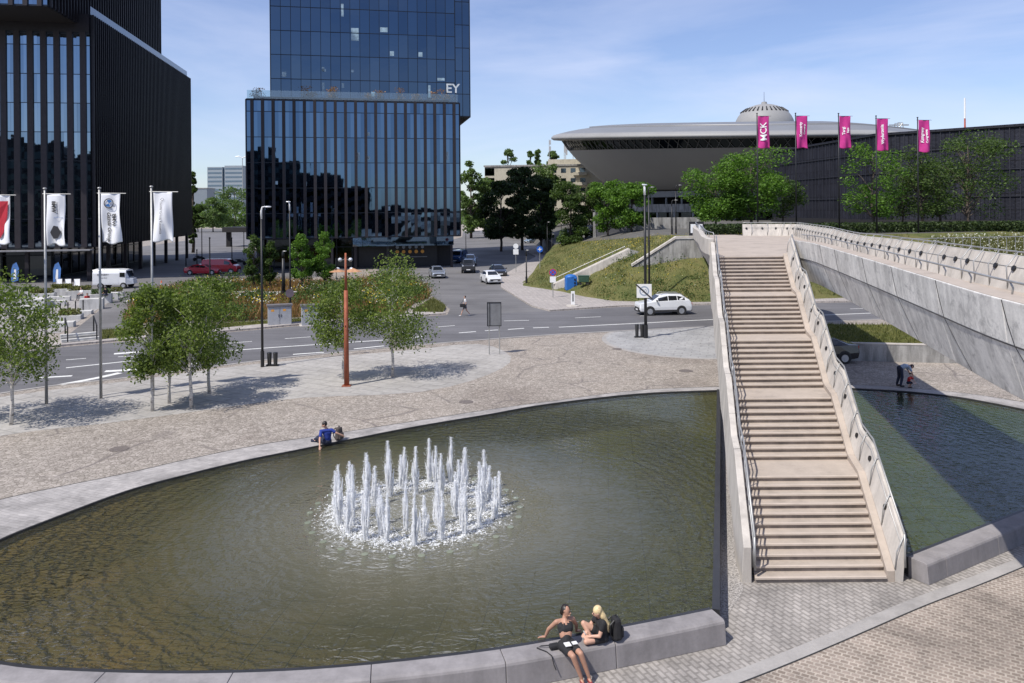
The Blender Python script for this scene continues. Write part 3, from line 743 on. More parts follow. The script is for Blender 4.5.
for pts, w in [([(66, 368), (146, 359.5), (235, 350.5), (327, 344), (400, 339), (425, 336)], .2), ([(559, 327.3), (640, 323.3), (709, 319.8), (840, 314.5), (960, 309.5)], .2),
               ([(459, 333), (476, 331.7)], .2), ([(485, 330.9), (498, 330)], .2), ([(508, 329.6), (524, 328.4)], .2), ([(533, 328), (549, 327.4)], .2),
               ([(504, 321), (529, 320.6)], .14), ([(575, 318), (601, 316.8)], .14), ([(438, 327), (455, 325.6)], .14), ([(285, 338.8), (312, 336.9)], .14), ([(225, 343.6), (252, 341.5)], .14), ([(640, 316), (664, 315)], .14), ([(850, 309), (880, 308)], .14),
               ([(293, 354.5), (324, 352.4)], .22), ([(354, 349), (384, 346)], .22), ([(172, 366), (222, 361)], .22),
               ([(66, 360), (86, 358.5)], .14), ([(38, 378), (72, 376)], .3), ([(60, 385), (95, 378.5), (120, 373)], .42), ([(105, 371.5), (140, 369.5)], .5), ([(114, 354), (140, 352)], .5), ([(118, 357), (145, 356)], .14)]:
    o = mark(pts, w); mk.add(o.v, o.f)
tag(mk.build('road_markings', m_line, fixn=False), kind='structure')
# side streets
sheet('side_road', g2([(447, 315), (450, 309), (432, 296), (431, 292), (426, 288), (417, 276), (380, 272), (370, 262), (462, 237), (464, 229), (600, 227), (640, 229), (600, 240), (560, 245), (521, 248.5), (536, 257), (501, 277), (501, 288), (532, 307), (550, 311.6)]), .005, m_road2)
sheet('side_road', g2([(-120, 300), (60, 298), (120, 297), (170, 297), (250, 284), (330, 276), (330, 262), (252, 250), (250, 229), (196, 229), (190, 240), (60, 258), (-120, 262)]), .005, m_road2)
sheet('ramp_path', g2([(62, 340), (115, 298), (165, 296), (128, 325), (118, 331), (102, 331), (100, 338)]), .009, m_road2)
raised('pavement', g2([(550, 311.4), (532, 306.8), (501, 288), (501, 277), (536, 257), (521, 248.5), (556, 243), (590, 243), (560, 262), (528, 284), (560, 288), (640, 296), (1024, 286), (1500, 272), (1500, 282), (1024, 297.6), (840, 302.2), (709, 304.7), (620, 306.7)]), -.1, .12, m_pave)
raised('pavement', g2([(-260, 387), (-100, 365), (0, 353), (66, 346), (160, 337.7), (256, 329.4), (340, 321.4), (446, 314.5), (443, 311), (340, 316), (256, 322), (160, 331), (60, 341), (-60, 352), (-260, 372)]), -.1, .12, m_pave)
sheet('far_yard', g2([(464, 231), (466, 221), (620, 218), (620, 226)]), .008, M('pale_gravel_yard', (.50, .43, .37), .9, 0, .1, .1))
sheet('far_yard', g2([(196, 228), (196, 216.5), (252, 216), (252, 227)]), .008, M('pale_far_yard', (.46, .42, .37), .9, 0, .1, .1))
# planted verge strip between the plaza and the road on the right, behind its wall
pw = root('retaining_wall', 'low stained concrete retaining wall holding a grass strip behind the black car', 'retaining wall', tuple(G(880, 363)))
a, b = G(842, 360.5), G(1060, 366); dd = (b - a).normalized(); a = a - dd * 2.5; b = b + dd * 3; pr_ = Vector((-dd.y, dd.x, 0)) * .30
MB().frame(a, b - a, pr_ * 1.15, (0, 0, .95)).build('wall', m_wallc, pw)
MB().frame(a + Vector((0, -.02, .952)), b - a, pr_ * 1.3, (0, 0, .05)).build('coping', m_conc_l, pw)
gb = MB(); c0, c1 = a + pr_, b + pr_; c2, c3 = G(1060, 334) + Vector((5, 0, 0)), G(846, 331) + Vector((-2.5, 0, 0))
c0.z = c1.z = .96; c2.z = c3.z = .5
gb.add([c0, c1, c2, c3, (c0.x, c0.y, 0), (c1.x, c1.y, 0), (c2.x, c2.y, 0), (c3.x, c3.y, 0)], [(0, 1, 2, 3), (4, 5, 1, 0), (5, 6, 2, 1), (6, 7, 3, 2), (7, 4, 0, 3)])
tag(gb.build('grass_bank', m_verge), kind='structure')
VERGE = (c0, c1, c2, c3)

# ================================================================== EMBANKMENT AND TERRACE
TT = 5.7
cols = []
def col(bot, top): cols.append((Vector(bot), Vector(top)))
cb = lambda px, py: G(px, py, .1)
col(cb(521, 283), (7.5, 131, .1)); 
b0 = cb(523, 286); col(b0, D(555, 244.5, 130))
col(cb(536, 288), D(580, 241.5, 119)); col(cb(560, 291.5), D(612, 239.5, 101)); col(cb(585, 297), D(642, 237.2, 89))
col(cb(612, 301), (16.2, 86, TT)); col(cb(660, 302.5), (20, 84, TT)); col(cb(720, 302), (25, 82, TT)); col(cb(790, 300), (31, 82, TT)); col(cb(870, 297), (38, 83, TT))
col(cb(960, 293.5), (48, 86, TT)); col(cb(1100, 288), (64, 92, TT)); col(cb(1400, 278), (100, 110, TT)); col(cb(1800, 262), (170, 160, TT))
NR = 14; NS = 6
def emb(u, v):
    u = max(0, min(len(cols) - 1.0001, u)); i = int(u); t = u - i
    b = cols[i][0].lerp(cols[i + 1][0], t); tp = cols[i][1].lerp(cols[i + 1][1], t); p = b.lerp(tp, v)
    p.z = b.z + (tp.z - b.z) * (.5 * v + .5 * math.sin(v * PI / 2)); return p
mb = MB(); n_u = (len(cols) - 1) * NS + 1
for j in range(NR + 1):
    for i in range(n_u):
        p = emb(i / NS, j / NR); 
        if 0 < j < NR: p.z += .12 * math.sin(i * .9 + j * 1.7) * math.sin(i * .37)
        mb.v.append(tuple(p))
for j in range(NR):
    for i in range(n_u - 1): a = j * n_u + i; mb.f.append((a, a + 1, a + 1 + n_u, a + n_u))
tag(mb.build('embankment', m_grass, smooth=True, fixn=False), kind='structure')
mb = MB(); n_c = len(cols)
for i, (b, t) in enumerate(cols):
    mb.v.append(tuple(t)); k = 1.0 if i > 4 else .55 + i * .1
    mb.v.append((t.x * 1.25 + (i - 2) * 3, t.y + 130, t.z))
for i in range(n_c - 1): a = 2 * i; mb.f.append((a, a + 2, a + 3, a + 1))
tag(mb.build('terrace', M('terrace_ground', (.10, .095, .085), .9, 0, .3, .3), fixn=False), kind='structure')
# ================================================================== BUILDINGS
U = Vector((.9801, .1985, 0)); NB = Vector((-.1985, .9801, 0))      # facade direction and depth direction
def curtain(parent, P0, u, width, z0, z1, pitch, fh, fw, fd, glass, fin, tilt=.006, band=.10, mull=m_mull, name='glazing', seed=1, phase=.5):
    rng = random.Random(seed); n = Vector((u.y, -u.x, 0)); P0 = Vector((P0[0], P0[1], 0)); g = MB(); f = MB(); b = MB()
    nc = max(1, round(width / pitch)); pw = width / nc; zs = [z0]; 
    while zs[-1] + fh < z1 - .3: zs.append(zs[-1] + fh)
    zs.append(z1)
    for j in range(len(zs) - 1):
        for i in range(nc):
            a = P0 + u * (i * pw); c = P0 + u * ((i + 1) * pw); t1, t2, t3 = (rng.gauss(0, tilt) for _ in range(3))
            q = [(a, zs[j], t1), (c, zs[j], t2), (c, zs[j + 1], t3), (a, zs[j + 1], t1 + t3 - t2)]
            g.quad(*(p + n * (.02 + d) + Vector((0, 0, z)) for p, z, d in q))
    g.build(name, glass, parent, fixn=False)
    for i in range(nc + (1 if phase == 0 else 0)):
        a = P0 + u * ((i + phase) * pw - fw / 2) + n * .0; f.frame(a + Vector((0, 0, z0)), u * fw, n * fd, (0, 0, z1 - z0))
    f.build('fins', fin, parent)
    for z in zs[1:-1]: b.frame(P0 + Vector((0, 0, z - band / 2)), u * width, n * .075, (0, 0, band))
    b.frame(P0 + Vector((0, 0, z1 - .25)), u * width, n * .09, (0, 0, .26)); b.frame(P0 + Vector((0, 0, z0)), u * width, n * .09, (0, 0, .2))
    return b.build('floor_bands', mull, parent)
def block(parent, name, P0, w, d, z0, z1, mat, inset=.02):
    global U, NB
    P = Vector((P0[0], P0[1], 0)); return MB().frame(P + U * inset + NB * inset + Vector((0, 0, z0)), U * (w - 2 * inset), NB * (d - 2 * inset), (0, 0, z1 - z0)).build(name, mat, parent)

# ---- centre tower
A = Vector((-37.3, 110, 0)); H1 = 24.6; B0 = 4.7
tw = root('office_tower', 'blue glass office tower standing on a wider podium with bronze fins', 'office building', tuple(A))
block(tw, 'podium_body', A, 30.1, 42, B0, H1, m_soffit)
curtain(tw, A, U, 30.1, B0, H1, 1.433, 3.62, .42, .28, m_gl_pod, m_fin, .007, .09, seed=3, phase=.5)
curtain(tw, A + U * 30.1, NB, 42, B0, H1, 1.45, 3.62, .42, .28, m_gl_pod, m_fin, .006, .09, seed=4)
curtain(tw, A + NB * 42, -NB, 42, B0, H1, 1.45, 3.62, .42, .28, m_gl_pod, m_fin, .006, .09, seed=5)
# setback tower
T0 = A + NB * 4 + U * 2.9; TH = 84
block(tw, 'tower_body', T0, 27.15, 32, H1 + .01, TH, m_soffit)
block(tw, 'tower_overhang', T0 + U * 27.28, 2.2, 32, 22.9, TH, m_soffit)
curtain(tw, T0, U, 27.2, H1, TH, 1.43, 3.55, .07, .10, m_gl_blue, m_mull, .009, .09, seed=6, phase=0)
curtain(tw, T0 + U * 27.25, U, 2.2, 22.9, TH, 1.1, 3.55, .07, .10, m_gl_blue, m_mull, .006, .09, seed=7, phase=0)
curtain(tw, T0 + U * 29.47, NB, 32, 22.9, TH, 1.43, 3.55, .07, .10, m_gl_blue, m_mull, .006, .09, seed=8, phase=0)
curtain(tw, T0 + NB * 32, -NB, 32, H1, TH, 1.43, 3.55, .07, .10, m_gl_blue, m_mull, .006, .09, seed=9, phase=0)
# pale blinds and lighter panes
rb = random.Random(5); mbl = MB(); nn = Vector((U.y, -U.x, 0))
for k in range(17):
    s_ = rb.randint(0, 18) * 1.4316 + .15; z = H1 + rb.randint(0, 4) * 3.55 + rb.choice((.3, 1.2, 2.4)); mbl = MB(); mbl.frame(T0 + U * s_ + nn * .034 + Vector((0, 0, z)), U * rb.choice((.35, .6, 1.1)), nn * .01, (0, 0, rb.choice((.4, .7, 1.9)))); mbl.build('window_blind', M('pale_blinds', (.30, .42, .50), .5, 0, .3), tw)
mbl = MB()
for k in range(13):
    s_ = rb.randint(0, 20) * 1.433 + .98 + .1; z = B0 + rb.randint(1, 4) * 3.62 + rb.choice((.3, .5)); mbl = MB(); mbl.frame(A + U * (s_ - .5) + nn * .034 + Vector((0, 0, z)), U * rb.choice((.4, .7)), nn * .01, (0, 0, rb.choice((.5, .6, 1.2)))); mbl.build('window_blind', MATS['pale_blinds'], tw)
sg = text_mesh('EY', 1.95, tw, M('sign_letters', (.62, .66, .68), .5), (0, 0, 0), (PI / 2, 0, math.atan2(U.y, U.x)), 'sign_lettering', .03, bold=.03)
sgp = T0 + U * 27.2 + nn * .18; sg.location = Vector((sgp.x, sgp.y, 27.2)) - wloc(tw) + U * -.4
# terrace on the podium roof: glass balustrade
def baluglass():
    m = bpy.data.materials.new('balustrade_glass'); m.use_nodes = True; n = m.node_tree; n.nodes.clear(); MATS['balustrade_glass'] = m
    o = nd(n, 'ShaderNodeOutputMaterial'); t = nd(n, 'ShaderNodeBsdfTransparent'); t.inputs[0].default_value = (.75, .84, .86, 1); g = nd(n, 'ShaderNodeBsdfGlossy'); g.inputs['Roughness'].default_value = .03
    x = nd(n, 'ShaderNodeMixShader'); x.inputs[0].default_value = .13; n.links.new(t.outputs[0], x.inputs[1]); n.links.new(g.outputs[0], x.inputs[2]); n.links.new(x.outputs[0], o.inputs[0]); return m
m_balu = baluglass()
bl = MB(); bl.frame(A + nn * -.35 + Vector((0, 0, H1)), U * 30, nn * .03, (0, 0, 1.25)); bl.frame(A + U * 29.6 + NB * .4 + Vector((0, 0, H1)), NB * 3.5, U * .03, (0, 0, 1.25)); bl.build('balustrade', m_balu, tw)
# ground floor
GA = A + NB * 5 + U * .8
block(tw, 'ground_floor', GA, 28.6, 34, -.05, B0 + .01, m_soffit)
curtain(tw, GA, U, 13.6, 0, B0, 2.3, 3.2, .12, .12, m_gl_dark, m_mull, .006, .12, seed=10, phase=0)
gf = MB(); gf.frame(GA + U * 13.7 + nn * .02 + Vector((0, 0, 3.35)), U * 14.9, nn * 3.2, (0, 0, 1.3)); gf.build('entrance_fascia', m_gl_pod, tw)
gd = MB(); gd.frame(GA + U * 14.6 + nn * .3 + Vector((0, 0, 0)), U * 11.8, nn * .05, (0, 0, 3.34)); gd.build('dark_garage_opening', m_black, tw)  # flat black panel stands in for the dark inside of the garage opening
for s_ in (13.9, 18.6, 28.1): MB().frame(GA + U * s_ + nn * 3.0, U * .35, nn * .35, (0, 0, 3.34)).build('column', m_fin, tw)
for s_ in (.4, 5.6, 10.6): MB().frame(GA + U * s_ + nn * 4.6, U * .35, nn * .35, (0, 0, B0)).build('column', m_fin, tw)
m_amber = M('amber_sign', (.75, .34, .05), .5, 0, .1); m_bluegrey = M('blue_grey_sign', (.28, .33, .42), .5, 0, .2)
for k in range(5):
    MB().cyl(GA + U * (20.3 + k * .95) + nn * .9 + Vector((0, 0, 2.35)), GA + U * (20.3 + k * .95) + nn * .95 + Vector((0, 0, 2.35)), .27, n=14).build('garage_sign', m_amber, tw)
    MB().cyl(GA + U * (20.3 + k * .95) + nn * .9 + Vector((0, 0, 3.05)), GA + U * (20.3 + k * .95) + nn * .95 + Vector((0, 0, 3.05)), .24, n=14).build('garage_sign', m_bluegrey, tw)
MB().frame(GA + U * 19.8 + nn * 1.0 + Vector((0, 0, 1.5)), U * 5, nn * .04, (0, 0, .1)).build('height_bar', M('bar_grey', (.25, .25, .25)), tw)

# ---- left building
U0, N0, nn0 = U, NB, nn; U = Vector((.988, .152, 0)); NB = Vector((-.152, .988, 0)); nn = Vector((U.y, -U.x, 0))
Lc = Vector((-52.9, 98, 0)); HL = 33.6; LB = 4.3
lb = root('office_tower', 'black office building at the left with a dense finned flank and an overhanging upper block', 'office building', tuple(Lc))
LW = 46; PL = Lc - U * LW
block(lb, 'podium_body', PL, LW, 48.6, LB, HL, m_soffit)
curtain(lb, PL, U, LW, LB, HL - 2.3, 1.533, 3.62, .68, .22, m_gl_left, m_fin, .006, .08, seed=11)
MB().frame(PL + Vector((0, 0, HL - 2.3)), U * LW, nn * .2, (0, 0, 2.3)).build('parapet_band', m_fin_l, lb)
curtain(lb, Lc, NB, 48.6, LB, HL, .72, 3.62, .12, .42, m_gl_dark, m_fin_l, .003, .08, seed=12)
MB().frame(Lc + NB * .6 - U * .12 + Vector((0, 0, HL)), NB * 47, U * .03, (0, 0, 1.15)).build('balustrade', M('sky_tinted_balustrade', (.26, .32, .40), .15, .3, .1), lb)  # mirrored sky on this glass is put into a pale, near opaque colour
Uc = Lc - NB * 8.2 - U * 1.9; UL = Uc - U * 44
block(lb, 'upper_body', UL, 44 + .3, 44, HL - 1.2, 92, m_soffit)
curtain(lb, UL, U, 44.3, HL - 1.2, 92, 1.533, 3.55, .5, .25, m_gl_left, m_fin, .006, .3, seed=13)
curtain(lb, UL + U * 44.3, NB, 44, HL - 1.2, 92, .9, 3.55, .16, .4, m_gl_dark, m_fin_l, .003, .08, seed=14)
GL = PL + NB * 6
block(lb, 'ground_floor', GL, LW - 7, 36, -.05, LB + .01, m_soffit)
curtain(lb, GL, U, LW - 7, 0, LB, 3.1, 3.1, .15, .14, m_gl_dark, m_mull, .004, .14, seed=15, phase=0)
curtain(lb, GL + U * (LW - 7), NB, 36, 0, LB, 3.1, 3.1, .15, .14, m_gl_dark, m_mull, .004, .14, seed=16, phase=0)
MB().frame(PL + U * 0 + nn * .3 + Vector((0, 0, LB - .35)), U * (LW + .4), nn * 1.3, (0, 0, .16)).build('canopy', M('canopy_grey', (.22, .22, .23)), lb)
for k in range(8): MB().frame(Lc + NB * (1 + k * 6.8) - U * .9, NB * .45, U * .45, (0, 0, LB + .02)).build('column', m_fin, lb)
for k in range(6): MB().frame(Lc - U * (8 + k * 7.4) + NB * .6, NB * .45, U * .45, (0, 0, LB + .02)).build('column', m_fin, lb)

U, NB, nn = U0, N0, nn0
# ---- building behind the viewer, which the podium glass mirrors
ob = root('office_block', 'stepped dark office block seen only as a mirror image in the podium glass', 'office building', (-20, -70, 0))
for i, (x0, x1, h) in enumerate([(-145, -118, 24), (-118, -92, 31), (-92, -62, 27), (-62, -16, 31), (-16, -4, 27), (-4, 10, 22), (10, 22, 18), (22, 60, 9)]):
    MB().frame((x0, -92 + i * .3, 0), (x1 - x0, 0, 0), (0, 24, 0), (0, 0, h)).build('wall', m_soffit, ob)
    for k in range(int((x1 - x0) / 3)):
        pass
    for j in range(int(h / 3.6)): MB().frame((x0 + .6, -67.99 + i * .3, 1 + j * 3.6), (x1 - x0 - 1.2, 0, 0), (0, .04, 0), (0, 0, 1.7)).build('window_band', m_gl_dark, ob)

# ================================================================== SAUCER ARENA
AC = Vector((72.0, 222, 0))
ar = root('arena', 'grey flying saucer shaped sports arena with a dark window ring and a ribbed dome', 'arena', tuple(AC))
shear = lambda y, z: y * interp(z, [(10, .0), (14.5, .012), (25, .066), (28, .083), (29, .086), (32.5, .100), (40, .100)])
def lathe_tilt(self_v, c):
    return [(x, y, z - (.125 * (math.sqrt((x - c.x) ** 2 + 100) - 10) * interp(z, [(14, 0), (24, 1)]) if x > c.x else 0)) for x, y, z in self_v]
def seg(prof, mat, nm, n=96, par=ar, sh=shear, c=AC):
    m = MB().lathe(prof, c, n, sh); m.v = lathe_tilt(m.v, c); return m.build(nm, mat, par, smooth=True)
m_bowl = M('arena_bowl', (.34, .33, .315), .7, 0, .06, .04)
m_bowl2 = M('arena_rim', (.27, .268, .262), .6, 0, .08, .1)
m_roof = M('arena_roof', (.21, .215, .22), .5, .1, .1, .08)
seg([(0, 12.8), (38, 13.0), (41.6, 13.6), (44.0, 15.0), (47.2, 17.4), (50.6, 20.2), (53.6, 22.9), (55.6, 25.2)], m_bowl, 'bowl')
seg([(55.5, 25.25), (57.3, 28.0)], m_gl_dark, 'window_ring', 120)
mbz = MB()
for k in range(150):
    a = 2 * PI * k / 150; 
    for da in (.012, -.012):
        p = lambda r, z, aa: AC + Vector((r * math.cos(aa), r * math.sin(aa), z + shear(r * math.sin(aa), z)))
        mbz.tube([p(55.7, 25.3, a - da), p(57.55, 28.0, a + da)], .09, 4)
mbz.v = lathe_tilt(mbz.v, AC); mbz.build('window_struts', M('strut_grey', (.13, .13, .13)), ar)
rimp = [(57.2, 27.95), (59.9, 28.15), (60.6, 28.55), (60.6, 29.0), (59.9, 29.6), (58.5, 30.0)]
seg(rimp, m_bowl2, 'rim')
seg([(58.5, 30.0), (55.5, 30.7), (52.5, 31.25), (49.5, 31.65)], m_roof, 'outer_roof')
seg([(49.6, 31.63), (49.6, 32.0), (48.8, 32.05), (44, 32.4), (36, 32.7), (20, 32.85), (0, 32.9)], M('roof_inner', (.20, .205, .215), .5, .2, .1, .1), 'inner_roof')
dome = [(8.2 * math.cos(t) ** 1.0 if t < 1.5 else .02, 31.4 + 6.6 * math.sin(t) ** .98) for t in [k * PI / 2 / 10 for k in range(11)]]
dm = MB().lathe(dome, AC, 40, lambda y, z: 0).build('dome', m_bowl2, ar, smooth=True)
mbz = MB()
for k in range(32):
    a = 2 * PI * k / 32; t0, t1 = .66, .92
    p0 = AC + Vector((math.cos(a) * 8.27 * math.cos(t0), math.sin(a) * 8.27 * math.cos(t0), 31.45 + 6.62 * math.sin(t0) ** .98)); p1 = AC + Vector((math.cos(a) * 8.27 * math.cos(t1), math.sin(a) * 8.27 * math.cos(t1), 31.45 + 6.62 * math.sin(t1) ** .98))
    mbz.tube([p0, p1], [.25, .14], 5)
mbz.build('dome_vents', m_black, dm)
MB().cyl(AC + Vector((0, 0, 37.9)), AC + Vector((0, 0, 38.6)), .9, .7).build('dome_cap', m_bowl2, ar); MB().cyl(AC + Vector((0, 0, 38.5)), AC + Vector((0, 0, 41.5)), .07, .04, 6).build('antenna', m_black, ar)
flat = lambda y, z: 0
C2 = AC + Vector((0, 6, 0))
for prof, mt, nm in [([(0, 0), (37, 0), (37, 14), (0, 14)], m_soffit, 'core'), ([(38, 11.4), (45, 11.4), (45, 12.9), (38, 12.9)], m_bowl2, 'gallery_band'),
                     ([(38, 7.6), (48, 7.6), (48, 9.6), (38, 9.6)], m_wallc, 'terrace_band'), ([(38, 5.2), (42, 5.2), (42, 7.5)], m_gl_dark, 'entrance_glazing'), ([(38, 0), (50, 0), (50, 5.1), (38, 5.1)], m_bowl2, 'plinth')]:
    MB().lathe(prof, C2, 72).build(nm, mt, ar)
for k in range(60):
    a = 2 * PI * k / 60; p = C2 + Vector((47.6 * math.cos(a), 47.6 * math.sin(a), 5)); q = C2 + Vector((44 * math.cos(a), 44 * math.sin(a), 0))
    if math.sin(a) > .3: continue
    MB().box((p.x, p.y, 6.3), (.5, .5, 2.6), a).build('column', m_bowl2, ar); MB().box((q.x, q.y, 10.5), (.4, .4, 1.8), a).build('column', m_bowl2, ar)

# ================================================================== CONGRESS HALL
def meshwall():
    m, n, b = base('black_mesh_panels'); o = objco(n)
    t = nd(n, 'ShaderNodeTexBrick'); t.offset = 0; n.links.new(mapping(n, o, rot=(PI / 2, 0, 0)), t.inputs['Vector'])
    t.inputs['Scale'].default_value = 1; t.inputs['Brick Width'].default_value = 1.25; t.inputs['Row Height'].default_value = 2.3; t.inputs['Mortar Size'].default_value = .07
    t.inputs['Color1'].default_value = (.014, .015, .024, 1); t.inputs['Color2'].default_value = (.024, .025, .036, 1); t.inputs['Mortar'].default_value = (.008, .008, .012, 1)
    n.links.new(mix(n, 1, t.outputs[0], ramp(n, noise(n, o, .3, 5), [(.35, (.7, .7, .7)), (.65, (1.2, 1.2, 1.2))]), 'MULTIPLY'), b.inputs['Base Color'])
    b.inputs['Roughness'].default_value = .6; b.inputs['Specular IOR Level'].default_value = .25
    bump(n, b, math_(n, 'ADD', math_(n, 'MULTIPLY', t.outputs['Fac'], -1), noise(n, o, 2.5, 3)), .1, .8); return m
m_mesh = meshwall()
h0, h1, h2 = D(772, 150.5, 158), D(874, 133.2, 121.6), D(1024, 122.5, 108); HM = 20.0
h3 = h2 + (h2 - h1) * 1.6
ch = root('congress_hall', 'long black mesh clad congress hall behind the terrace trees on the right', 'congress hall', (h1.x, h1.y, TT))
for i_, (pa, pb) in enumerate(((h0, h1), (h1, h3))):
    dd = (pb - pa); dd.z = 0; ln_ = dd.length; ang = math.atan2(dd.y, dd.x); e = bpy.data.objects.new('wing', None)
    def wing(mb, nm, mt):
        mb.v = [tuple(Matrix.Rotation(ang, 3, 'Z') @ Vector(v)) for v in mb.v]; o = mb.build(nm, mt, ch, False); o.location = (pa.x - h1.x, pa.y - h1.y, 0); return o
    bpy.data.objects.remove(e)
    o = MB().frame((0, 0, -1), (ln_, 0, 0), (0, 45, 0), (0, 0, HM - TT + 1)).build('wall', m_mesh, ch, False); o.location = (pa.x - h1.x, pa.y - h1.y, 0); o.rotation_euler = (0, 0, ang)
    mbz = MB()
    for k in range(int(ln_ / 1.25)): mbz.frame((k * 1.25 + .6, -.14, 1.0), (.1, 0, 0), (0, .139, 0), (0, 0, HM - TT - 1.3))
    wing(mbz, 'mullions', M('mesh_posts', (.02, .021, .03), .6, 0))
    wing(MB().frame((0, -.25, HM - TT - .38), (ln_, 0, 0), (0, .24, 0), (0, 0, .1)), 'coping', m_black); wing(MB().frame((0, -.3, -.2), (ln_, 0, 0), (0, .28, 0), (0, 0, 1.1)), 'plinth', m_soffit)
    for zz in (4.2, 8.0, 11.2): wing(MB().frame((0, -.17, zz), (ln_, 0, 0), (0, .16, 0), (0, 0, .09)), 'floor_line', MATS['mesh_posts'])

# ================================================================== FAR BUILDINGS
def slab_house(name, label, x, y, w, d, h, mat, floors, bays, rz=0, side=True, roof=None, z=0):
    t = root(name, label, 'apartment block', (x, y, z), rz)
    MB().frame((-w / 2, 0, 0), (w, 0, 0), (0, d, 0), (0, 0, h)).build('wall', mat, t, False)
    MB().frame((-w / 2 - .3, -.3, h), (w + .6, 0, 0), (0, d + .6, 0), (0, 0, .5)).build('roof', roof or m_wallc, t, False)
    return t
m_cream = concrete('cream_render', (.52, .48, .38), .05, .1)
ap = slab_house('apartment_block', 'cream apartment block with balconies and roof antennas behind the dark trees', 14.5, 252, 47, 14, 22.5, m_cream, 6, 10, -.12)
fh = 22.5 / 7
for j in range(7):
    for i, x in enumerate([-4, -.9, 2.2, 5.3, 8.4] if j > 2 else []):
        wn = MB().frame((x - .8, -.06, j * fh + 1.0), (1.6, 0, 0), (0, .05, 0), (0, 0, 1.45)).build('window', m_gl_win, ap, False)
    if j > 2:
        for x in (3.4, ): 
            MB().frame((x + 2.0, -1.3, j * fh + .1), (4.4, 0, 0), (0, 1.3, 0), (0, 0, .95)).build('balcony', m_cream, ap, False)
for j in range(3, 7): MB().frame((-23.45, -.08, j * fh + .4), (3.1, 0, 0), (0, .07, 0), (0, 0, 2.4)).build('loggia', m_gl_dark, ap, False)
MB().frame((-3, 3, 22.5), (22, 0, 0), (0, 6, 0), (0, 0, 2.3)).build('roof_house', m_cream, ap, False)
rr = random.Random(3)
for k in range(9):
    x = rr.uniform(-3, 19); h = rr.uniform(3, 7.5); mbz = MB(); mbz.cyl((x, 5, 24.8), (x, 5, 24.8 + h), .12, .08, 6)
    for q in range(2): mbz.box((x + .35, 5, 24.8 + h * (.55 + .3 * q)), (.5, .35, 1.5))
    mbz.build('roof_antenna', M('antenna_grey', (.42, .43, .45), .6), ap, False)
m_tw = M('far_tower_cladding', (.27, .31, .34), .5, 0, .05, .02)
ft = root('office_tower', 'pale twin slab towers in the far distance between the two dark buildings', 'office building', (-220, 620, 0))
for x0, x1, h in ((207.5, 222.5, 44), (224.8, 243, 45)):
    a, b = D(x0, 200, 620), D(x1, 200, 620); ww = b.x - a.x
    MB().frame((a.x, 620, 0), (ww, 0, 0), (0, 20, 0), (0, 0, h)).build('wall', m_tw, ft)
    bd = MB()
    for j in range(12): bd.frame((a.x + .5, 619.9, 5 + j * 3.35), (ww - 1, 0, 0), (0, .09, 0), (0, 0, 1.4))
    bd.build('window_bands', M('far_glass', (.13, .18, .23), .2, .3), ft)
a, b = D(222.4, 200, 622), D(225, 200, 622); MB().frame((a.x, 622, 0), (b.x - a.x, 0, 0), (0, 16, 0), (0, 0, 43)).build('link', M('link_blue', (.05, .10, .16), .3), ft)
f2 = slab_house('office_block', 'small grey block left of the far twin towers', D(198, 200, 520).x, 520, 12, 14, 24, M('far_grey', (.20, .23, .26)), 5, 4)
f2['category'] = 'office building'
# low concrete walls by the arena trees
for (x0, y0, x1, Y, h, lab, mt) in [(596, 0, 627, 118, 3.4, 'dark grey panel wall under the green trees left of the lamp posts', M('dark_panel', (.10, .10, .11))), (630, 0, 700, 112, 1.6, 'pale low concrete wall with railing at the top of the grass slope', m_wallc)]:
    a, b = D(x0, 230, Y), D(x1, 230, Y); zb = 4.4 if h > 3 else TT
    wl = root('concrete_wall', lab, 'wall', (a.x, Y, zb))
    MB().frame((a.x, Y, zb - 1.5), (b.x - a.x, 0, 0), (0, .3, 0), (0, 0, h + 1.5)).build('wall_panel', mt, wl)
    MB().frame((a.x - .4, Y - .1, zb - 1.5), (.35, 0, 0), (0, .5, 0), (0, 0, h + 1.8)).build('post', m_wallc, wl)
# elevated viaduct between the two dark buildings
vd = root('viaduct', 'dark low viaduct crossing the street between the two dark buildings', 'bridge', tuple(D(225, 228, 190)))
a, b = D(222, 226, 190), D(262, 226, 188); MB().frame((a.x, a.y, 3.6), b - a, (0, 8, 0), (0, 0, 1.2)).build('deck', m_soffit, vd)
a = D(226, 226, 191); MB().frame((a.x, a.y, 0), (1, 0, 0), (0, 1, 0), (0, 0, 3.6)).build('pier', m_soffit, vd)
# masts
for px, pt, Y, lab in [(965, 98, 190, 'thin red and white mast above the congress hall roof')]:
    p = D(px, 135, Y); tp = D(px, pt, Y); ms_ = root('radio_mast', lab, 'mast', (p.x, p.y, 0))
    mm = MB(); n_ = 7
    for k in range(n_):
        z0, z1 = lerp(0, tp.z, k / n_), lerp(0, tp.z, (k + 1) / n_)
        MB().cyl((p.x, p.y, z0), (p.x, p.y, z1), .24, .2, 8).build('mast_section', M('mast_red', (.45, .12, .08)) if k % 2 else m_white, ms_)
p = D(899, 140, 240); tp = D(899, 123, 240)
ms_ = root('transmission_tower', 'grey lattice pylon peeking over the congress hall roof', 'pylon', (p.x, p.y, 0)); mm = MB()
for sx, sy in ((-1, -1), (1, -1), (1, 1), (-1, 1)): mm.tube([(p.x + sx * 2.6, p.y + sy * 2.6, 0), (p.x + sx * .8, p.y + sy * .8, tp.z)], .14, 5)
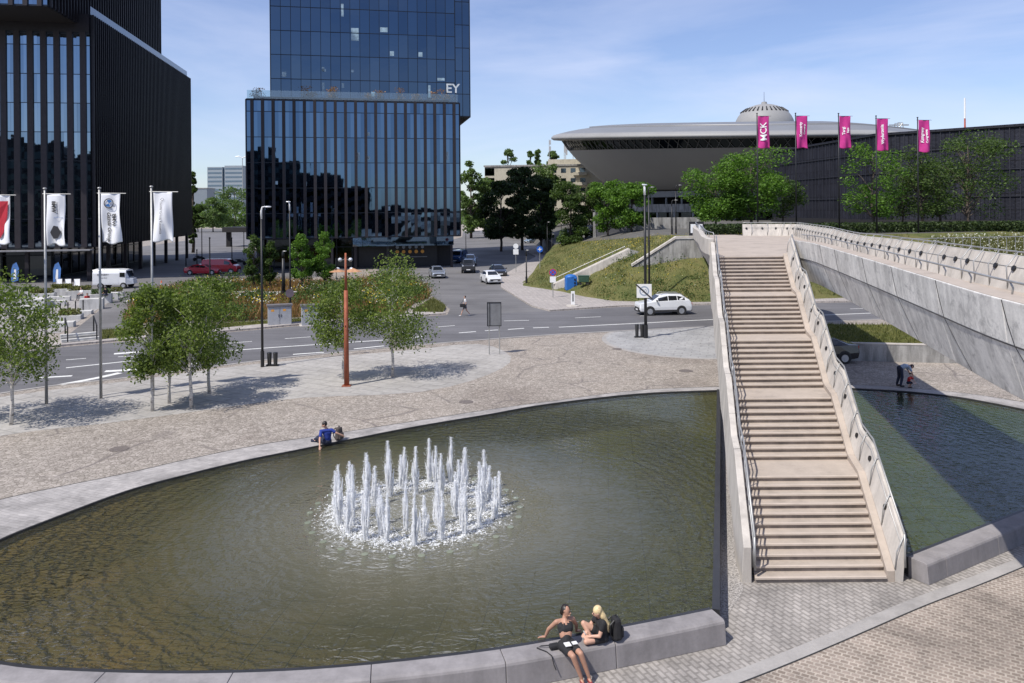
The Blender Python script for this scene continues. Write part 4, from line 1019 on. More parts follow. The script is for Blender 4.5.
for k in range(16):
    z0 = tp.z * k / 16; z1 = tp.z * (k + 1) / 16; w0 = lerp(2.6, .8, k / 16); w1 = lerp(2.6, .8, (k + 1) / 16); s_ = 1 if k % 2 else -1
    for yy in (-1, 1): mm.tube([(p.x - s_ * w0, p.y + yy * w0, z0), (p.x + s_ * w1, p.y + yy * w1, z1)], .09, 4); mm.tube([(p.x - w1, p.y + yy * w1, z1), (p.x + w1, p.y + yy * w1, z1)], .09, 4)
mm.build('lattice', m_steel, ms_)
for zz, w in ((tp.z - 4.2, 5), (tp.z - .8, 3)): MB().frame((p.x - w, p.y - .2, zz), (2 * w, 0, 0), (0, .4, 0), (0, 0, .35)).build('cross_arm', m_steel, ms_)
# ================================================================== VEHICLES
def paint(name, col, metal=0.0): return M(name, col, .25, metal, .03, 1, coat=.8)
p_white = paint('white_car_paint', (.72, .73, .74)); p_silver = paint('silver_car_paint', (.42, .45, .48), .6)
p_black = paint('black_car_paint', (.012, .012, .014)); p_dark = paint('dark_grey_car_paint', (.04, .042, .048), .3)
p_blue = paint('blue_car_paint', (.03, .07, .18)); p_red = paint('red_car_paint', (.42, .02, .03)); p_bluegrey = paint('pale_blue_car_paint', (.25, .33, .42), .4)
m_light = M('headlight_glass', (.75, .77, .8), .1, .3, .05); m_tail = M('tail_light', (.35, .015, .015), .2, 0, .1)
m_rim_al = M('alloy_rim', (.50, .51, .53), .35, .7); m_clad = M('black_cladding', (.03, .03, .032), .7)
PROF = {  # x, z low, z belt, z roof, half width low, belt, roof   (x is forward; metres)
 'suv': [(2.17, .48, .78, .80, .78, .74, .70), (2.08, .30, .96, .98, .86, .84, .78), (1.15, .28, 1.08, 1.12, .90, .88, .74), (.42, .28, 1.12, 1.58, .90, .89, .62), (-.3, .28, 1.14, 1.67, .90, .89, .64), (-1.35, .28, 1.17, 1.62, .90, .89, .62), (-1.98, .30, 1.17, 1.22, .88, .84, .70), (-2.13, .34, 1.0, 1.02, .86, .82, .76), (-2.17, .48, .78, .80, .80, .78, .74)],
 'hatch': [(2.05, .45, .62, .64, .72, .66, .6), (1.95, .24, .74, .76, .82, .78, .70), (1.05, .2, .92, .96, .88, .86, .72), (.25, .2, .95, 1.40, .88, .86, .56), (-.4, .2, .97, 1.47, .88, .86, .57), (-1.35, .2, 1.0, 1.40, .88, .86, .55), (-1.9, .24, 1.0, 1.04, .86, .82, .66), (-2.02, .3, .8, .82, .82, .80, .7), (-2.05, .42, .62, .64, .78, .74, .68)],
 'sedan': [(2.35, .45, .62, .64, .72, .66, .6), (2.22, .22, .74, .76, .84, .80, .70), (1.1, .2, .92, .95, .90, .88, .72), (.3, .2, .95, 1.37, .90, .88, .56), (-.4, .2, .97, 1.44, .90, .88, .57), (-1.15, .2, 1.0, 1.33, .90, .88, .55), (-1.75, .22, 1.02, 1.07, .90, .86, .68), (-2.25, .28, 1.0, 1.02, .86, .82, .70), (-2.35, .45, .72, .74, .78, .76, .7)],
 'van': [(2.5, .5, .8, .82, .86, .84, .8), (2.4, .3, 1.05, 1.08, .92, .90, .84), (1.9, .28, 1.2, 1.25, .95, .93, .84), (1.35, .28, 1.25, 1.95, .95, .94, .78), (.9, .28, 1.25, 2.05, .95, .94, .80), (-1.6, .28, 1.25, 2.05, .95, .94, .80), (-2.35, .3, 1.25, 1.98, .94, .92, .78), (-2.48, .35, 1.1, 1.3, .90, .88, .76), (-2.5, .5, .9, .92, .86, .84, .8)],
 'pickup': [(2.6, .55, .95, .97, .84, .82, .78), (2.5, .38, 1.1, 1.12, .92, .90, .82), (1.35, .36, 1.16, 1.2, .93, .91, .78), (.65, .36, 1.2, 1.75, .93, .91, .64), (.1, .36, 1.2, 1.8, .93, .91, .66), (-.85, .36, 1.2, 1.74, .93, .91, .64), (-1.05, .36, 1.2, 1.22, .93, .91, .80), (-2.5, .4, 1.18, 1.2, .92, .90, .82), (-2.6, .5, .95, .97, .9, .88, .84)],
}
def car(name, label, kind, pt, loc, rz, group='cars on the street', rails=False, cat='car', detail=True, cladding=False):
    t = root(name, label, cat, loc, rz, group); S = PROF[kind]; mb = MB(); ring = []
    for x, zl, zb, zr, wl, wb, wr in S:
        zm = lerp(zl, zb, .45); half = [(wl * .94, zl), (wl, zl + .08), (wl + .02, zm), (wb, zb), (lerp(wb, wr, .92), lerp(zb, zr, .88)), (wr * .9, zr), (wr * .4, zr + (.02 if zr - zb > .2 else .01))]
        ring.append([(x, -w, z) for w, z in half] + [(x, w, z) for w, z in reversed(half)])
    n = len(ring[0]); vs = [p for r in ring for p in r]; fs = []
    for i in range(len(ring) - 1):
        for k in range(n): a = i * n + k; b = i * n + (k + 1) % n; fs.append((a, b, b + n, a + n))
    fs += [tuple(range(n)), tuple((len(ring) - 1) * n + k for k in reversed(range(n)))]
    mb.add(vs, fs); mb.build('body', pt, t, False, bevel=.03)
    ro = [i for i, q in enumerate(S) if q[3] - q[2] > .2]; i0, i1 = ro[0], ro[-1]
    def topq(i, j, nm, m0=.10, up=.012):
        a, b = S[i], S[j]; f = .1
        P = lambda q, sgn, w: Vector((q[0], sgn * q[6] * w, q[3] + up + .012))
        A_, B_ = P(a, -1, .86), P(a, 1, .86); C_, D_ = P(b, 1, .86), P(b, -1, .86)
        q = [A_.lerp(D_, f), B_.lerp(C_, f), B_.lerp(C_, 1 - f), A_.lerp(D_, 1 - f)]
        nrm = Vector(((b[3] - a[3]), 0, (a[0] - b[0]))).normalized() * .012
        MB().add([p + nrm for p in q] + [p - nrm * 2 for p in q], [(0, 1, 2, 3), (7, 6, 5, 4), (0, 4, 5, 1), (1, 5, 6, 2), (2, 6, 7, 3), (3, 7, 4, 0)]).build(nm, m_carglass, t, False)
    topq(i0 - 1, i0, 'windscreen'); topq(i1, i1 + 1, 'rear_window')
    def side(x):
        for a, b in zip(S, S[1:]):
            if b[0] <= x <= a[0]:
                f = (x - b[0]) / (a[0] - b[0]); return [lerp(b[k], a[k], f) for k in range(7)]
    xa, xb = S[i0][0] + .32 * (S[i0 - 1][0] - S[i0][0]), S[i1][0] - .35 * (S[i1][0] - S[i1 + 1][0])
    wins = [(xa, lerp(xa, xb, .36)), (lerp(xa, xb, .39), lerp(xa, xb, .70)), (lerp(xa, xb, .73), xb)]
    if kind == 'van': wins = [(xa, xa - .8)]
    if kind == 'pickup': wins = wins[:2]
    for sg_ in (-1, 1):
        for w0, w1 in wins:
            q = []
            for x, u in ((w0, .08), (w1, .08), (w1, .80), (w0, .80)):
                s_ = side(x); hh = s_[3] - s_[2]; uu = u * 1.0
                if hh < .12: uu = .1 if u > .5 else .05
                z = s_[2] + hh * uu * .95 + .015; w = lerp(s_[5], s_[6], uu * .92) + .008; q.append((x, sg_ * w, z))
            q2 = [(x, y - sg_ * .03, z) for x, y, z in q]
            MB().add(q + q2, [(0, 1, 2, 3), (7, 6, 5, 4), (0, 4, 5, 1), (1, 5, 6, 2), (2, 6, 7, 3), (3, 7, 4, 0)]).build('side_window', m_carglass, t, False)
    L2 = S[0][0]; wr = .34 if kind in ('suv', 'pickup', 'van') else .31; wb = L2 - .82
    for x in (wb, -wb + .08):
        for sg_ in (-1, 1):
            w = S[3][4]
            MB().cyl((x, sg_ * (w - .05), wr + .03), (x, sg_ * (w + .022), wr + .03), wr + .07, n=20).build('wheel_arch', m_clad, t, False)
            y = MB().cyl((x, sg_ * (w - .2), wr), (x, sg_ * (w + .03), wr), wr, n=22).build('wheel', m_rub, t, False)
            r_ = MB().cyl((x, sg_ * (w + .03), wr), (x, sg_ * (w + .038), wr), wr * .66, n=20); r_.build('rim', m_rim_al, y, False)
    for sg_ in (-1, 1):
        s1 = S[1]; x = L2 - .12; MB().ball((x - .02, sg_ * s1[5] * .80, s1[2] - .10), (.14, .16, .09), 10, 6).build('headlight', m_light, t, False)
        s2 = S[-2]; MB().box((s2[0] - .0, sg_ * s2[5] * .86, s2[2] - .10), (.14, .22, .16)).build('tail_light', m_tail, t, False)
        MB().ball((S[i0 - 1][0] - .35, sg_ * (S[3][5] + .10), S[3][2] + .08), (.07, .12, .08), 8, 6).build('wing_mirror', pt if not cladding else m_clad, t, False)
    MB().box((L2 - .02, 0, S[0][1] + .06), (.10, 1.2, .18)).build('grille', m_clad, t, False)
    MB().box((L2 + .035, 0, S[0][1] - .04), (.02, .52, .11)).build('number_plate', m_white, t, False)
    MB().box((-L2 - .01, 0, S[-1][1] + .12), (.02, .52, .11)).build('number_plate', m_white, t, False)
    if cladding:
        for sg_ in (-1, 1): MB().box((0, sg_ * (S[3][4] + .012), S[3][1] + .08), (L2 * 1.15, .03, .17)).build('sill', m_clad, t, False)
        MB().box((L2 - .05, 0, .36), (.16, 1.5, .18)).build('bumper', m_clad, t, False); MB().box((-L2 + .05, 0, .42), (.16, 1.5, .22)).build('bumper', m_clad, t, False)
    if rails:
        for sg_ in (-1, 1): MB().tube([(.35, sg_ * .56, 1.63), (.2, sg_ * .56, 1.74), (-1.3, sg_ * .55, 1.70), (-1.45, sg_ * .55, 1.60)], .025, 6).build('roof_rail', m_steel, t, False)
    return t
def face_dir(p, q): return math.atan2(q.y - p.y, q.x - p.x)
def place(px, py, z=.01): v = G(px, py, 0); return (v.x, v.y, z)
car('parked_car', 'white compact SUV with black cladding driving left on the main road', 'suv', p_white, place(663, 314), PI - .0 + .12, rails=True, cladding=True)
car('parked_car', 'black sedan half hidden behind the staircase beside the grass strip', 'sedan', p_black, place(812, 361.5), PI + .06)
car('parked_car', 'silver sedan leaving the garage of the glass tower', 'hatch', p_silver, place(437, 277.5), -PI / 2 + .22)
car('pickup_truck', 'dark pickup with white bonnet facing the viewer near the garage', 'pickup', p_dark, place(468.5, 272), -PI / 2 + .05, cat='pickup truck')
car('parked_car', 'grey car close behind the dark pickup', 'suv', p_bluegrey, place(470.5, 265), -PI / 2 + .05, rails=True)
car('parked_car', 'white hatchback facing the viewer in front of a black one', 'hatch', p_white, place(491, 283), -PI / 2 + .28)
car('parked_car', 'black hatchback tucked behind the white one', 'hatch', p_black, place(498, 276), -PI / 2 + .2)
car('parked_car', 'blue van at the right corner of the glass tower', 'van', p_blue, place(459, 262.5), -PI / 2 - .2, cat='van')
car('parked_van', 'red van parked behind the ochre grasses', 'van', p_red, place(221, 273.5), .02, cat='van')
car('parked_car', 'red low car in front of the red van', 'sedan', p_red, place(203, 274.5), .02)
for i, (px, py, Y, pt, k, rz, lab) in enumerate([(531, 243, 0, p_bluegrey, 'hatch', -2.2, 'pale blue car parked under the dark trees'), (544, 243, 0, p_dark, 'sedan', -2.2, 'dark car parked right of the pale blue one'),
        (510, 236.5, 0, p_black, 'suv', -.6, 'black car in deep shade under the dark trees')]):
    car('parked_car', lab, k, pt, place(px, py), rz, 'cars parked under the trees')
for i, (px, pt) in enumerate([(466, p_silver), (472, p_dark), (479, p_blue), (485, p_white), (490, p_dark)]):
    car('parked_car', ['silver', 'dark grey', 'blue', 'white', 'last dark'][i] + ' car in the far row by the tower corner', 'hatch', pt, place(px, 220.4), -1.2, 'far row of parked cars')
# vintage delivery van (corrugated box body, snub nose)
dv = root('delivery_van', 'white vintage corrugated delivery van with a snub nose in front of the black building', 'van', place(118.5, 288), .03)
bm_ = MB(); sec = [(-.98, .45), (-1.0, .7), (-1.0, 1.75), (-.86, 2.12), (0, 2.25), (.86, 2.12), (1.0, 1.75), (1.0, .7), (.98, .45)]
for (x0, x1, k0, k1) in [(-2.45, .55, 1, 1), (.55, 1.25, 1, .97)]:
    vs = [(x0, y * k0, z) for y, z in sec] + [(x1, y * k1, .45 + (z - .45) * (k1 if x1 > 1 else 1)) for y, z in sec]; n = len(sec)
    bm_.add(vs, [(i, i + 1, i + 1 + n, i + n) for i in range(n - 1)] + [(n - 1, 0, n, 2 * n - 1), tuple(range(n)), tuple(reversed(range(n, 2 * n)))])
bm_.build('body', p_white, dv, False, bevel=.02)
n_ = MB(); n_.add([(1.25, -.95, .45), (1.25, .95, .45), (1.25, .95, 1.25), (1.25, -.95, 1.25), (1.95, -.5, .5), (1.95, .5, .5), (1.85, .42, 1.12), (1.85, -.42, 1.12)], [(0, 3, 2, 1), (4, 5, 6, 7), (0, 1, 5, 4), (1, 2, 6, 5), (2, 3, 7, 6), (3, 0, 4, 7)])
n_.add([(1.25, -.95, 1.25), (1.25, .95, 1.25), (1.13, .85, 2.1), (1.13, -.85, 2.1), (1.5, -.6, 1.22), (1.5, .6, 1.22)], [(0, 3, 2, 1), (4, 5, 2, 3), (0, 4, 3), (1, 2, 5), (0, 1, 5, 4)]); n_.build('nose', p_white, dv, False, bevel=.03)
MB().add([(1.46, -.6, 1.3), (1.46, .6, 1.3), (1.2, .72, 2.0), (1.2, -.72, 2.0), (1.5, -.6, 1.3), (1.5, .6, 1.3), (1.24, .72, 2.0), (1.24, -.72, 2.0)], [(4, 5, 6, 7), (0, 3, 2, 1), (0, 4, 7, 3), (1, 2, 6, 5), (3, 7, 6, 2), (0, 1, 5, 4)]).build('windscreen', m_carglass, dv, False)
for s_ in (-1, 1):
    MB().box((.88, s_ * 1.0, 1.58), (.56, .03, .5)).build('side_window', m_carglass, dv, False)
    for x in (-1.55, 1.0):
        w_ = MB().cyl((x, s_ * .8, .35), (x, s_ * 1.02, .35), .35, n=20).build('wheel', m_rub, dv, False); MB().cyl((x, s_ * 1.02, .35), (x, s_ * 1.03, .35), .2, n=16).build('rim', m_rim_al, w_, False)
    r_ = MB()
    for k in range(9): r_.box((-.95, s_ * 1.006, .62 + k * .13), (2.9, .018, .05))
    r_.build('corrugation', p_white, dv, False)
    MB().ball((1.8, s_ * .38, .85), (.12, .12, .12), 10, 6).build('headlight', m_light, dv, False)
text_mesh('BURGERY', .30, dv, M('grey_print', (.12, .12, .13)), (-1.25, -1.03, 1.6), (PI / 2, 0, 0), 'side_lettering', .004); text_mesh('street food', .2, dv, MATS['grey_print'], (-1.25, -1.03, 1.25), (PI / 2, 0, 0), 'side_lettering', .004)

# ================================================================== FLAGPOLES
def flagpole(name, label, base, H, side, fw, fh, cloth, drop, seed, group, pole, polr=.06, arm=True, lean=0):
    t = root(name, label, 'flag', base, 0, group); rr = random.Random(seed)
    MB().cyl((0, 0, -.05), (0, 0, H), polr * 1.2, polr * .8, 12).build('pole', pole, t, False, True)
    MB().ball((0, 0, H + .02), (polr * 1.6, polr * 1.6, .05), 10, 6).build('finial', pole, t, False)
    zt = H - drop; 
    if arm: MB().cyl((-.1, 0, zt), (fw + .35, 0, zt - .02), .022, .018, 8).build('top_arm', pole, t, False)
    nx, nz = 14, 34; mb = MB(); a0 = rr.uniform(0, 6)
    def P(u, v):
        dep = .6 * (.10 * math.sin(u * 5 + v * 4 + a0) * (.3 + v) + .07 * math.sin(u * 11 - v * 6 + a0 * 2) * u * (.4 + v)) * fw * 1.4
        return Vector((.09 + u * fw * (1 - .08 * math.sin(v * PI * 1.1 + a0 * .3) * v * (1 if side else .6)), dep, zt - .03 - v * fh - .06 * math.sin(u * 7 + a0) * v))
    for j in range(nz + 1):
        for i in range(nx + 1): mb.v.append(tuple(P(i / nx, j / nz)))
    for j in range(nz):
        for i in range(nx): a = j * (nx + 1) + i; mb.f.append((a, a + 1, a + nx + 2, a + nx + 1))
    f = mb.build('flag', cloth, t, False, True, fixn=False)
    so = f.modifiers.new('thick', 'SOLIDIFY'); so.thickness = .006; so.offset = 0
    return t, f, P, fw, fh
def on_flag(fl, P, fw, fh, s, size, u, v, mat, up=True, dy=-.055, nm='lettering', bold=0.0):
    """lettering wrapped to the cloth, reading along the flag's height"""
    o = text_mesh(s, size, fl, mat, (0, 0, 0), (0, 0, 0), nm, 0, bold=bold); me = o.data
    bm = bmesh.new(); bm.from_mesh(me); bmesh.ops.triangulate(bm, faces=bm.faces)
    for _ in range(4):
        es = [e for e in bm.edges if e.calc_length() > .10]
        if not es: break
        bmesh.ops.subdivide_edges(bm, edges=es, cuts=1); bmesh.ops.triangulate(bm, faces=bm.faces)
    bm.to_mesh(me); bm.free()
    for vt in me.vertices:
        tx, ty = vt.co.x, vt.co.y                      # tx along the text, ty up the text
        if up: uu, vv = u - ty / fw, v - tx / fh
        else: uu, vv = u + ty / fw, v + tx / fh
        q = P(uu, vv); vt.co = Vector((q.x, q.y + dy, q.z))
    return o
m_mag = M('magenta_cloth', (.50, .03, .22), .8, 0, .08, 3); m_wcloth = M('white_cloth', (.78, .79, .82), .8, 0, .03, 3); m_rcloth = M('red_cloth', (.45, .02, .04), .8, 0, .08)
m_wtext = M('white_print', (.8, .8, .8), .8, 0, .02); m_btext = M('black_print', (.03, .03, .035), .8); m_bltext = M('blue_print', (.03, .13, .35), .8, 0, .05)
TZ = TT - .05
for i, (px, pyt, txt, pos) in enumerate([(757, 113.5, [('MCK', .95, .5, .48)], 'first magenta flag from the left, large white letters, above the bushy green tree'),
        (795.5, 113.3, [('Koncerty', .42, .36, .42), ('Concerts', .30, .72, .42)], 'second magenta flag from the left, in front of the black hall'),
        (838.5, 113.5, [('Targi', .42, .36, .45), ('Fairs', .30, .72, .45)], 'third magenta flag, with short white words, between the tree groups'),
        (876, 116, [('Wydarzenia', .44, .46, .48)], 'fourth magenta flag, one long white word, above the yellowish tree'),
        (917.5, 117.5, [('Kongresy', .44, .34, .46), ('Congresses', .32, .72, .5)], 'fifth magenta flag, the rightmost, beside the pylon')]):
    Y = 86.5; tp = D(px, pyt, Y); 
    t, f, P, fw, fh = flagpole('flagpole', pos, (tp.x, Y, TZ), tp.z - TZ, i % 2 == 0, 1.22, 3.55, m_mag, .28, 20 + i, 'magenta flags on the terrace', m_black, .07)
    for s, sz, u, v in txt: on_flag(f, P, fw, fh, s, sz, u, v, m_wtext, True, dy=-.085, bold=.012)
for i, (bx, by, tx, ty, lab, fhh, fww) in enumerate([(46.5, 404, 43.3, 189, 'white flag with a black diamond emblem, leftmost of the white flags', 2.28, .78), (101, 398.5, 98.2, 188.5, 'white flag with a round blue emblem and dark lettering', 2.22, .84), (154.5, 408, 151.2, 187, 'white flag with thin handwritten lettering beside the birches', 2.2, .86)]):
    b = G(bx, by); tp = D(tx, ty, b.y)
    if i == 2: b = G(153, 396); tp = D(151.2, ty, b.y)
    t, f, P, fw, fh = flagpole('flagpole', lab, (b.x, b.y, 0), tp.z, True, fww * (1.06), fhh * b.y / 34.5 * .985, m_wcloth, .22, 41 + i, 'white flags by the road', m_steel, .055)
    if i == 0:
        MB().frame((.12, -.05 + P(.5, .47).y, P(.5, .47).z), (fw * .85, 0, 0), (0, .01, 0), (0, 0, .012)).build('seam', m_bltext, f, False)
        q = P(.45, .76); pr_ = [(0, -.30), (.30, 0), (0, .30), (-.12, .2), (-.2, 0), (-.12, -.2)]
        e = MB().add([(q.x + y * .8, q.y - .05, q.z + x * 1.0) for x, y in [(-.0, .32), (.26, .14), (.30, -.1), (0, -.3), (-.3, -.1), (-.26, .14)]], [(0, 1, 2, 3, 4, 5)]).build('emblem', m_btext, f, False, fixn=False)
        on_flag(f, P, fw, fh, 'BMW', .22, .42, .25, m_btext, False, bold=.01); on_flag(f, P, fw, fh, 'Gazda Group', .10, .62, .27, m_btext, False); on_flag(f, P, fw, fh, 'MOTORRAD', .09, .8, .74, m_btext, False)
    if i == 1:
        q = P(.42, .19); rg = MB()
        for k in range(32):
            a, b_ = 2 * PI * k / 32, 2 * PI * (k + 1) / 32
            rg.quad(*[(q.x + r * math.cos(x), q.y - .055, q.z + r * math.sin(x)) for r, x in ((.19, a), (.23, a), (.23, b_), (.19, b_))])
        rg.build('emblem_ring', m_btext, f, False, fixn=False)
        rg = MB()
        for s_ in (0, PI):
            rg.add([(q.x, q.y - .056, q.z)] + [(q.x + .17 * math.cos(s_ + k * PI / 16 + .5), q.y - .056, q.z + .17 * math.sin(s_ + k * PI / 16 + .5)) for k in range(9)], [tuple(range(10))])
        rg.build('emblem', m_bltext, f, False, fixn=False)
        on_flag(f, P, fw, fh, 'BMW', .24, .68, .52, m_btext, False, bold=.006); on_flag(f, P, fw, fh, 'Gazda Group', .25, .40, .67, m_btext, False, bold=.006)
    if i == 2:
        on_flag(f, P, fw, fh, 'Gazda Group Katowice', .16, .42, .52, m_btext, False)
        q = P(.5, .15); MB().tube([(q.x - .09, q.y - .05, q.z), (q.x, q.y - .05, q.z + .07), (q.x + .09, q.y - .05, q.z), (q.x, q.y - .05, q.z - .07), (q.x - .09, q.y - .05, q.z)], .008, 5).build('emblem', m_btext, f, False)
t, f, P, fw, fh = flagpole('flagpole', 'red and white flag cut by the left edge of the photo', (D(-13, 300, 34).x, 34, 0), D(0, 192.5, 34).z, True, .95, 2.1, m_wcloth, .1, 50, 'white flags by the road', m_steel, .055)
sh = MB(); sh.add([tuple(Vector((P(u, v).x, P(u, v).y - .05, P(u, v).z))) for u, v in [(.08, .12), (.92, .12), (.9, .45), (.7, .75), (.5, .9), (.3, .75), (.1, .45)]], [tuple(range(7))]); sh.build('shield', m_rcloth, f, False, fixn=False)

# ================================================================== STREET FURNITURE
def lamp(name, label, base, H, arm, hd, group='black street lamps', r=.06):
    t = root(name, label, 'street lamp', base, 0, group)
    MB().cyl((0, 0, -.05), (0, 0, H - .6), r * 1.3, r * .8, 12).build('pole', m_black, t, False, True)
    MB().cyl((0, 0, 0), (0, 0, .9), r * 1.8, r * 1.7, 12).build('sleeve', m_black, t, False)
    MB().tube([(0, 0, H - .7), (0, 0, H - .25), (arm * .25, 0, H - .04), (arm, 0, H)], [r * .9, r * .9, r * .7, r * .6], 8).build('arm', m_white if hd else m_black, t, False, True)
    MB().ball((arm + .15, 0, H - .02), (.20, .12, .05), 12, 6).build('lamp_head', m_light if hd else m_steel, t, False)
    return t
def lamp_px(bx, by, ty, arm, hd, label, r=.058, z=0.0, Y=None, group='black street lamps'):
    b = G(bx, by, z) if Y is None else D(bx, by, Y); tp = D(bx, ty, b.y); return lamp('street_lamp', label, tuple(b), tp.z - b.z, arm, hd, group, r)
lamp_px(262.5, 367, 206.5, .22, True, 'tall black lamp post with white curved head left of the two cabinets')
lamp_px(290.5, 324, 201.5, -.25, True, 'tall black lamp post standing between the two grey cabinets')
lamp_px(645.8, 338, 184.5, -.15, True, 'black lamp post carrying the white square sign near the white SUV', .085)
lamp_px(649.5, 304, 187, .2, False, 'slimmer black lamp post just behind the one with the square sign', .08)
lamp_px(283.5, 300, 251, 0.01, False, 'thick headless black post among the street trees', .16)
lamp_px(547.5, 262, 222, .1, False, 'thin dark pole left on the grass by the blue round sign', .05, Y=118); lamp_px(552, 259, 234, .1, False, 'short thin dark pole at the path bend', .05, Y=125); lamp_px(561.5, 253, 224, .1, False, 'thin dark pole rightmost on the upper grass', .05, Y=124)
lamp_px(526.5, 284.5, 250, 0.01, False, 'dark bare post at the left corner of the grass slope', .07, .12)
lamp_px(466, 258, 231.5, 2.2, False, 'dark lamp with a horizontal arm by the tower corner', .06)
for px, ty, lab in ((676, 185, 'thin black lamp between the lamp posts and the bridge head'), (672, 200, 'thin shorter black pole left of the terrace lamp')): lamp_px(px, 234, ty, .35, False, lab, .06, Y=88)
# far white double lamps
for px, lab in ((235, 'white twin headed lamp between the dark buildings'), (243, 'slim tall mast left of the glass tower')):
    b = G(px, 226); h = D(px, 208 if px == 235 else 158, b.y).z
    t = root('street_lamp', lab, 'street lamp', tuple(b), 0, 'far street lamps'); MB().cyl((0, 0, 0), (0, 0, h), .35, .2, 8).build('pole', m_white if px == 235 else m_steel, t, False)
    MB().tube([(-4, 0, h + .8), (-2, 0, h + 1), (0, 0, h), (2, 0, h + 1), (4, 0, h + .8)], .3, 6).build('arm', m_white, t, False)
for i, (px, by, ty) in enumerate([(186, 268, 233), (197, 272, 250), (202, 262, 226), (210, 285, 238), (232, 262, 238), (244, 255, 232)]):
    b = G(px, by); h = D(px, ty, b.y).z; t = root('post', ['dark post beside the black building flank', 'dark post in the shaded street, second from the black building', 'tall dark post beside the building corner', 'thin dark post before the red van', 'grey post in the shaded street near the viaduct', 'dark post next to the street trees'][i], 'post', tuple(b), 0, 'posts in the shaded street')
    MB().cyl((0, 0, 0), (0, 0, h), .09, .07, 8).build('pole', m_black, t, False); MB().ball((0, 0, h), .12, 8, 5).build('cap', m_black, t, False)

# corten coloured pole on the plaza
b = G(346.7, 386); h = D(346.7, 253, b.y).z
m_corten = M('corten_steel', (.30, .09, .045), .7, .2, .25, 4)
t = root('steel_mast', 'rust red tapered mast on the plaza beside the birches', 'mast', tuple(b))
MB().tube([(0, 0, -.05), (0, 0, h * .72)], [.13, .10], 10).build('mast_body', m_corten, t, False, True); MB().tube([(0, 0, h * .72), (0, 0, h)], [.07, .05], 8).build('mast_tip', m_corten, t, False, True)
MB().box((0, 0, .02), (.42, .42, .05)).build('base_plate', m_corten, t, False)
# signs
def post_sign(name, label, base, H, kind, rz=0, cat='road sign', sc=1.0):
    t = root(name, label, cat, base, rz)
    MB().cyl((0, 0, -.05), (0, 0, H), .04, .04, 8).build('post', m_steel if kind != 'square' else m_black, t, False)
    def disc(z, r, mat, y=-.06, nm='plate'): return MB().cyl((0, y, z), (0, y + .02, z), r, n=24).build(nm, mat, t, False)
    if kind == 'blue_round':
        d = disc(H - .45 * sc, .45 * sc, M('sign_blue', (.01, .10, .45), .5, 0, .03))
        MB().frame((-.27 * sc, -.075, H - .50 * sc), (.54 * sc, 0, 0), (0, .01, 0), (0, 0, .1 * sc)).frame((-.05 * sc, -.077, H - .72 * sc), (.1 * sc, 0, 0), (0, .01, 0), (0, 0, .54 * sc)).build('symbol', m_white, d, False)
    if kind == 'nostop':
        disc(H - .42 * sc, .44 * sc, M('sign_red', (.5, .02, .03), .5, 0, .03)); d = disc(H - .42 * sc, .36 * sc, MATS['sign_blue'], -.075)
        for a in (PI / 4, -PI / 4): MB().frame((-.34 * sc * math.cos(a), -.09, H - .42 * sc - .34 * sc * math.sin(a)), Vector((.68 * sc * math.cos(a), 0, .68 * sc * math.sin(a))), (0, .01, 0), Vector((-math.sin(a), 0, math.cos(a))) * .07 * sc).build('cross_bar', MATS['sign_red'], d, False)
        MB().frame((-.36 * sc, -.07, H - 1.62 * sc), (.72 * sc, 0, 0), (0, .02, 0), (0, 0, .72 * sc)).build('lower_plate', m_white, t, False)
    if kind == 'white_pair':
        disc(H - .42 * sc, .42 * sc, m_white); MB().frame((-.42 * sc, -.07, H - 1.75 * sc), (.84 * sc, 0, 0), (0, .02, 0), (0, 0, .85 * sc)).build('lower_plate', m_white, t, False)
    return t
b = G(540, 277.5, .1); post_sign('road_sign', 'blue round path sign on a post at the grass edge', tuple(b), D(540, 246, b.y).z - .1, 'blue_round', 0, sc=.9)
b = G(516, 273, 0); post_sign('road_sign', 'white disc and plate sign seen beside the side street', tuple(b), D(516, 243.5, b.y).z, 'white_pair', sc=.85)
b = G(553, 297.5, .1); post_sign('road_sign', 'no stopping sign with a white plate left of the blue container', tuple(b), D(553, 269, b.y).z - .1, 'nostop', sc=.8)
b = G(290.5, 324, 0); t = root('road_sign', 'small dark round sign seen from behind on the cabinet lamp post', 'road sign', (b.x, b.y - .16, D(290, 293, b.y).z)); MB().cyl((0, 0, 0), (0, .02, 0), .33, n=20).build('plate', M('sign_back', (.09, .07, .09)), t, False); MB().box((0, .05, 0), (.06, .08, .3)).build('clamp', m_steel, t, False)
# square sign on the lamp post
b = G(645.8, 338); c = D(644.2, 291, b.y - .12)
t = root('road_sign', 'white square sign with a grey ring crossed by a black band on the lamp post', 'road sign', tuple(c))
MB().box((0, 0, 0), (1.0, .03, .92)).build('plate', m_white, t, False, bevel=.01)
rg = MB(); m_ring = M('ring_grey_blue', (.30, .36, .45), .6, 0, .05)
for k in range(32):
    a, b_ = 2 * PI * k / 32, 2 * PI * (k + 1) / 32; rg.quad(*[(r * math.cos(x), -.019, r * math.sin(x)) for r, x in ((.24, a), (.33, a), (.33, b_), (.24, b_))])
rg.build('ring', m_ring, t, False, fixn=False); text_mesh('30', .34, t, m_ring, (0, -.02, 0), (PI / 2, 0, 0), 'number', .001)
MB().frame((-.54, -.03, .50), Vector((1.12, 0, -1.02)), (0, .008, 0), Vector((.06, 0, .07)) * -1).build('black_band', m_btext, t, False)
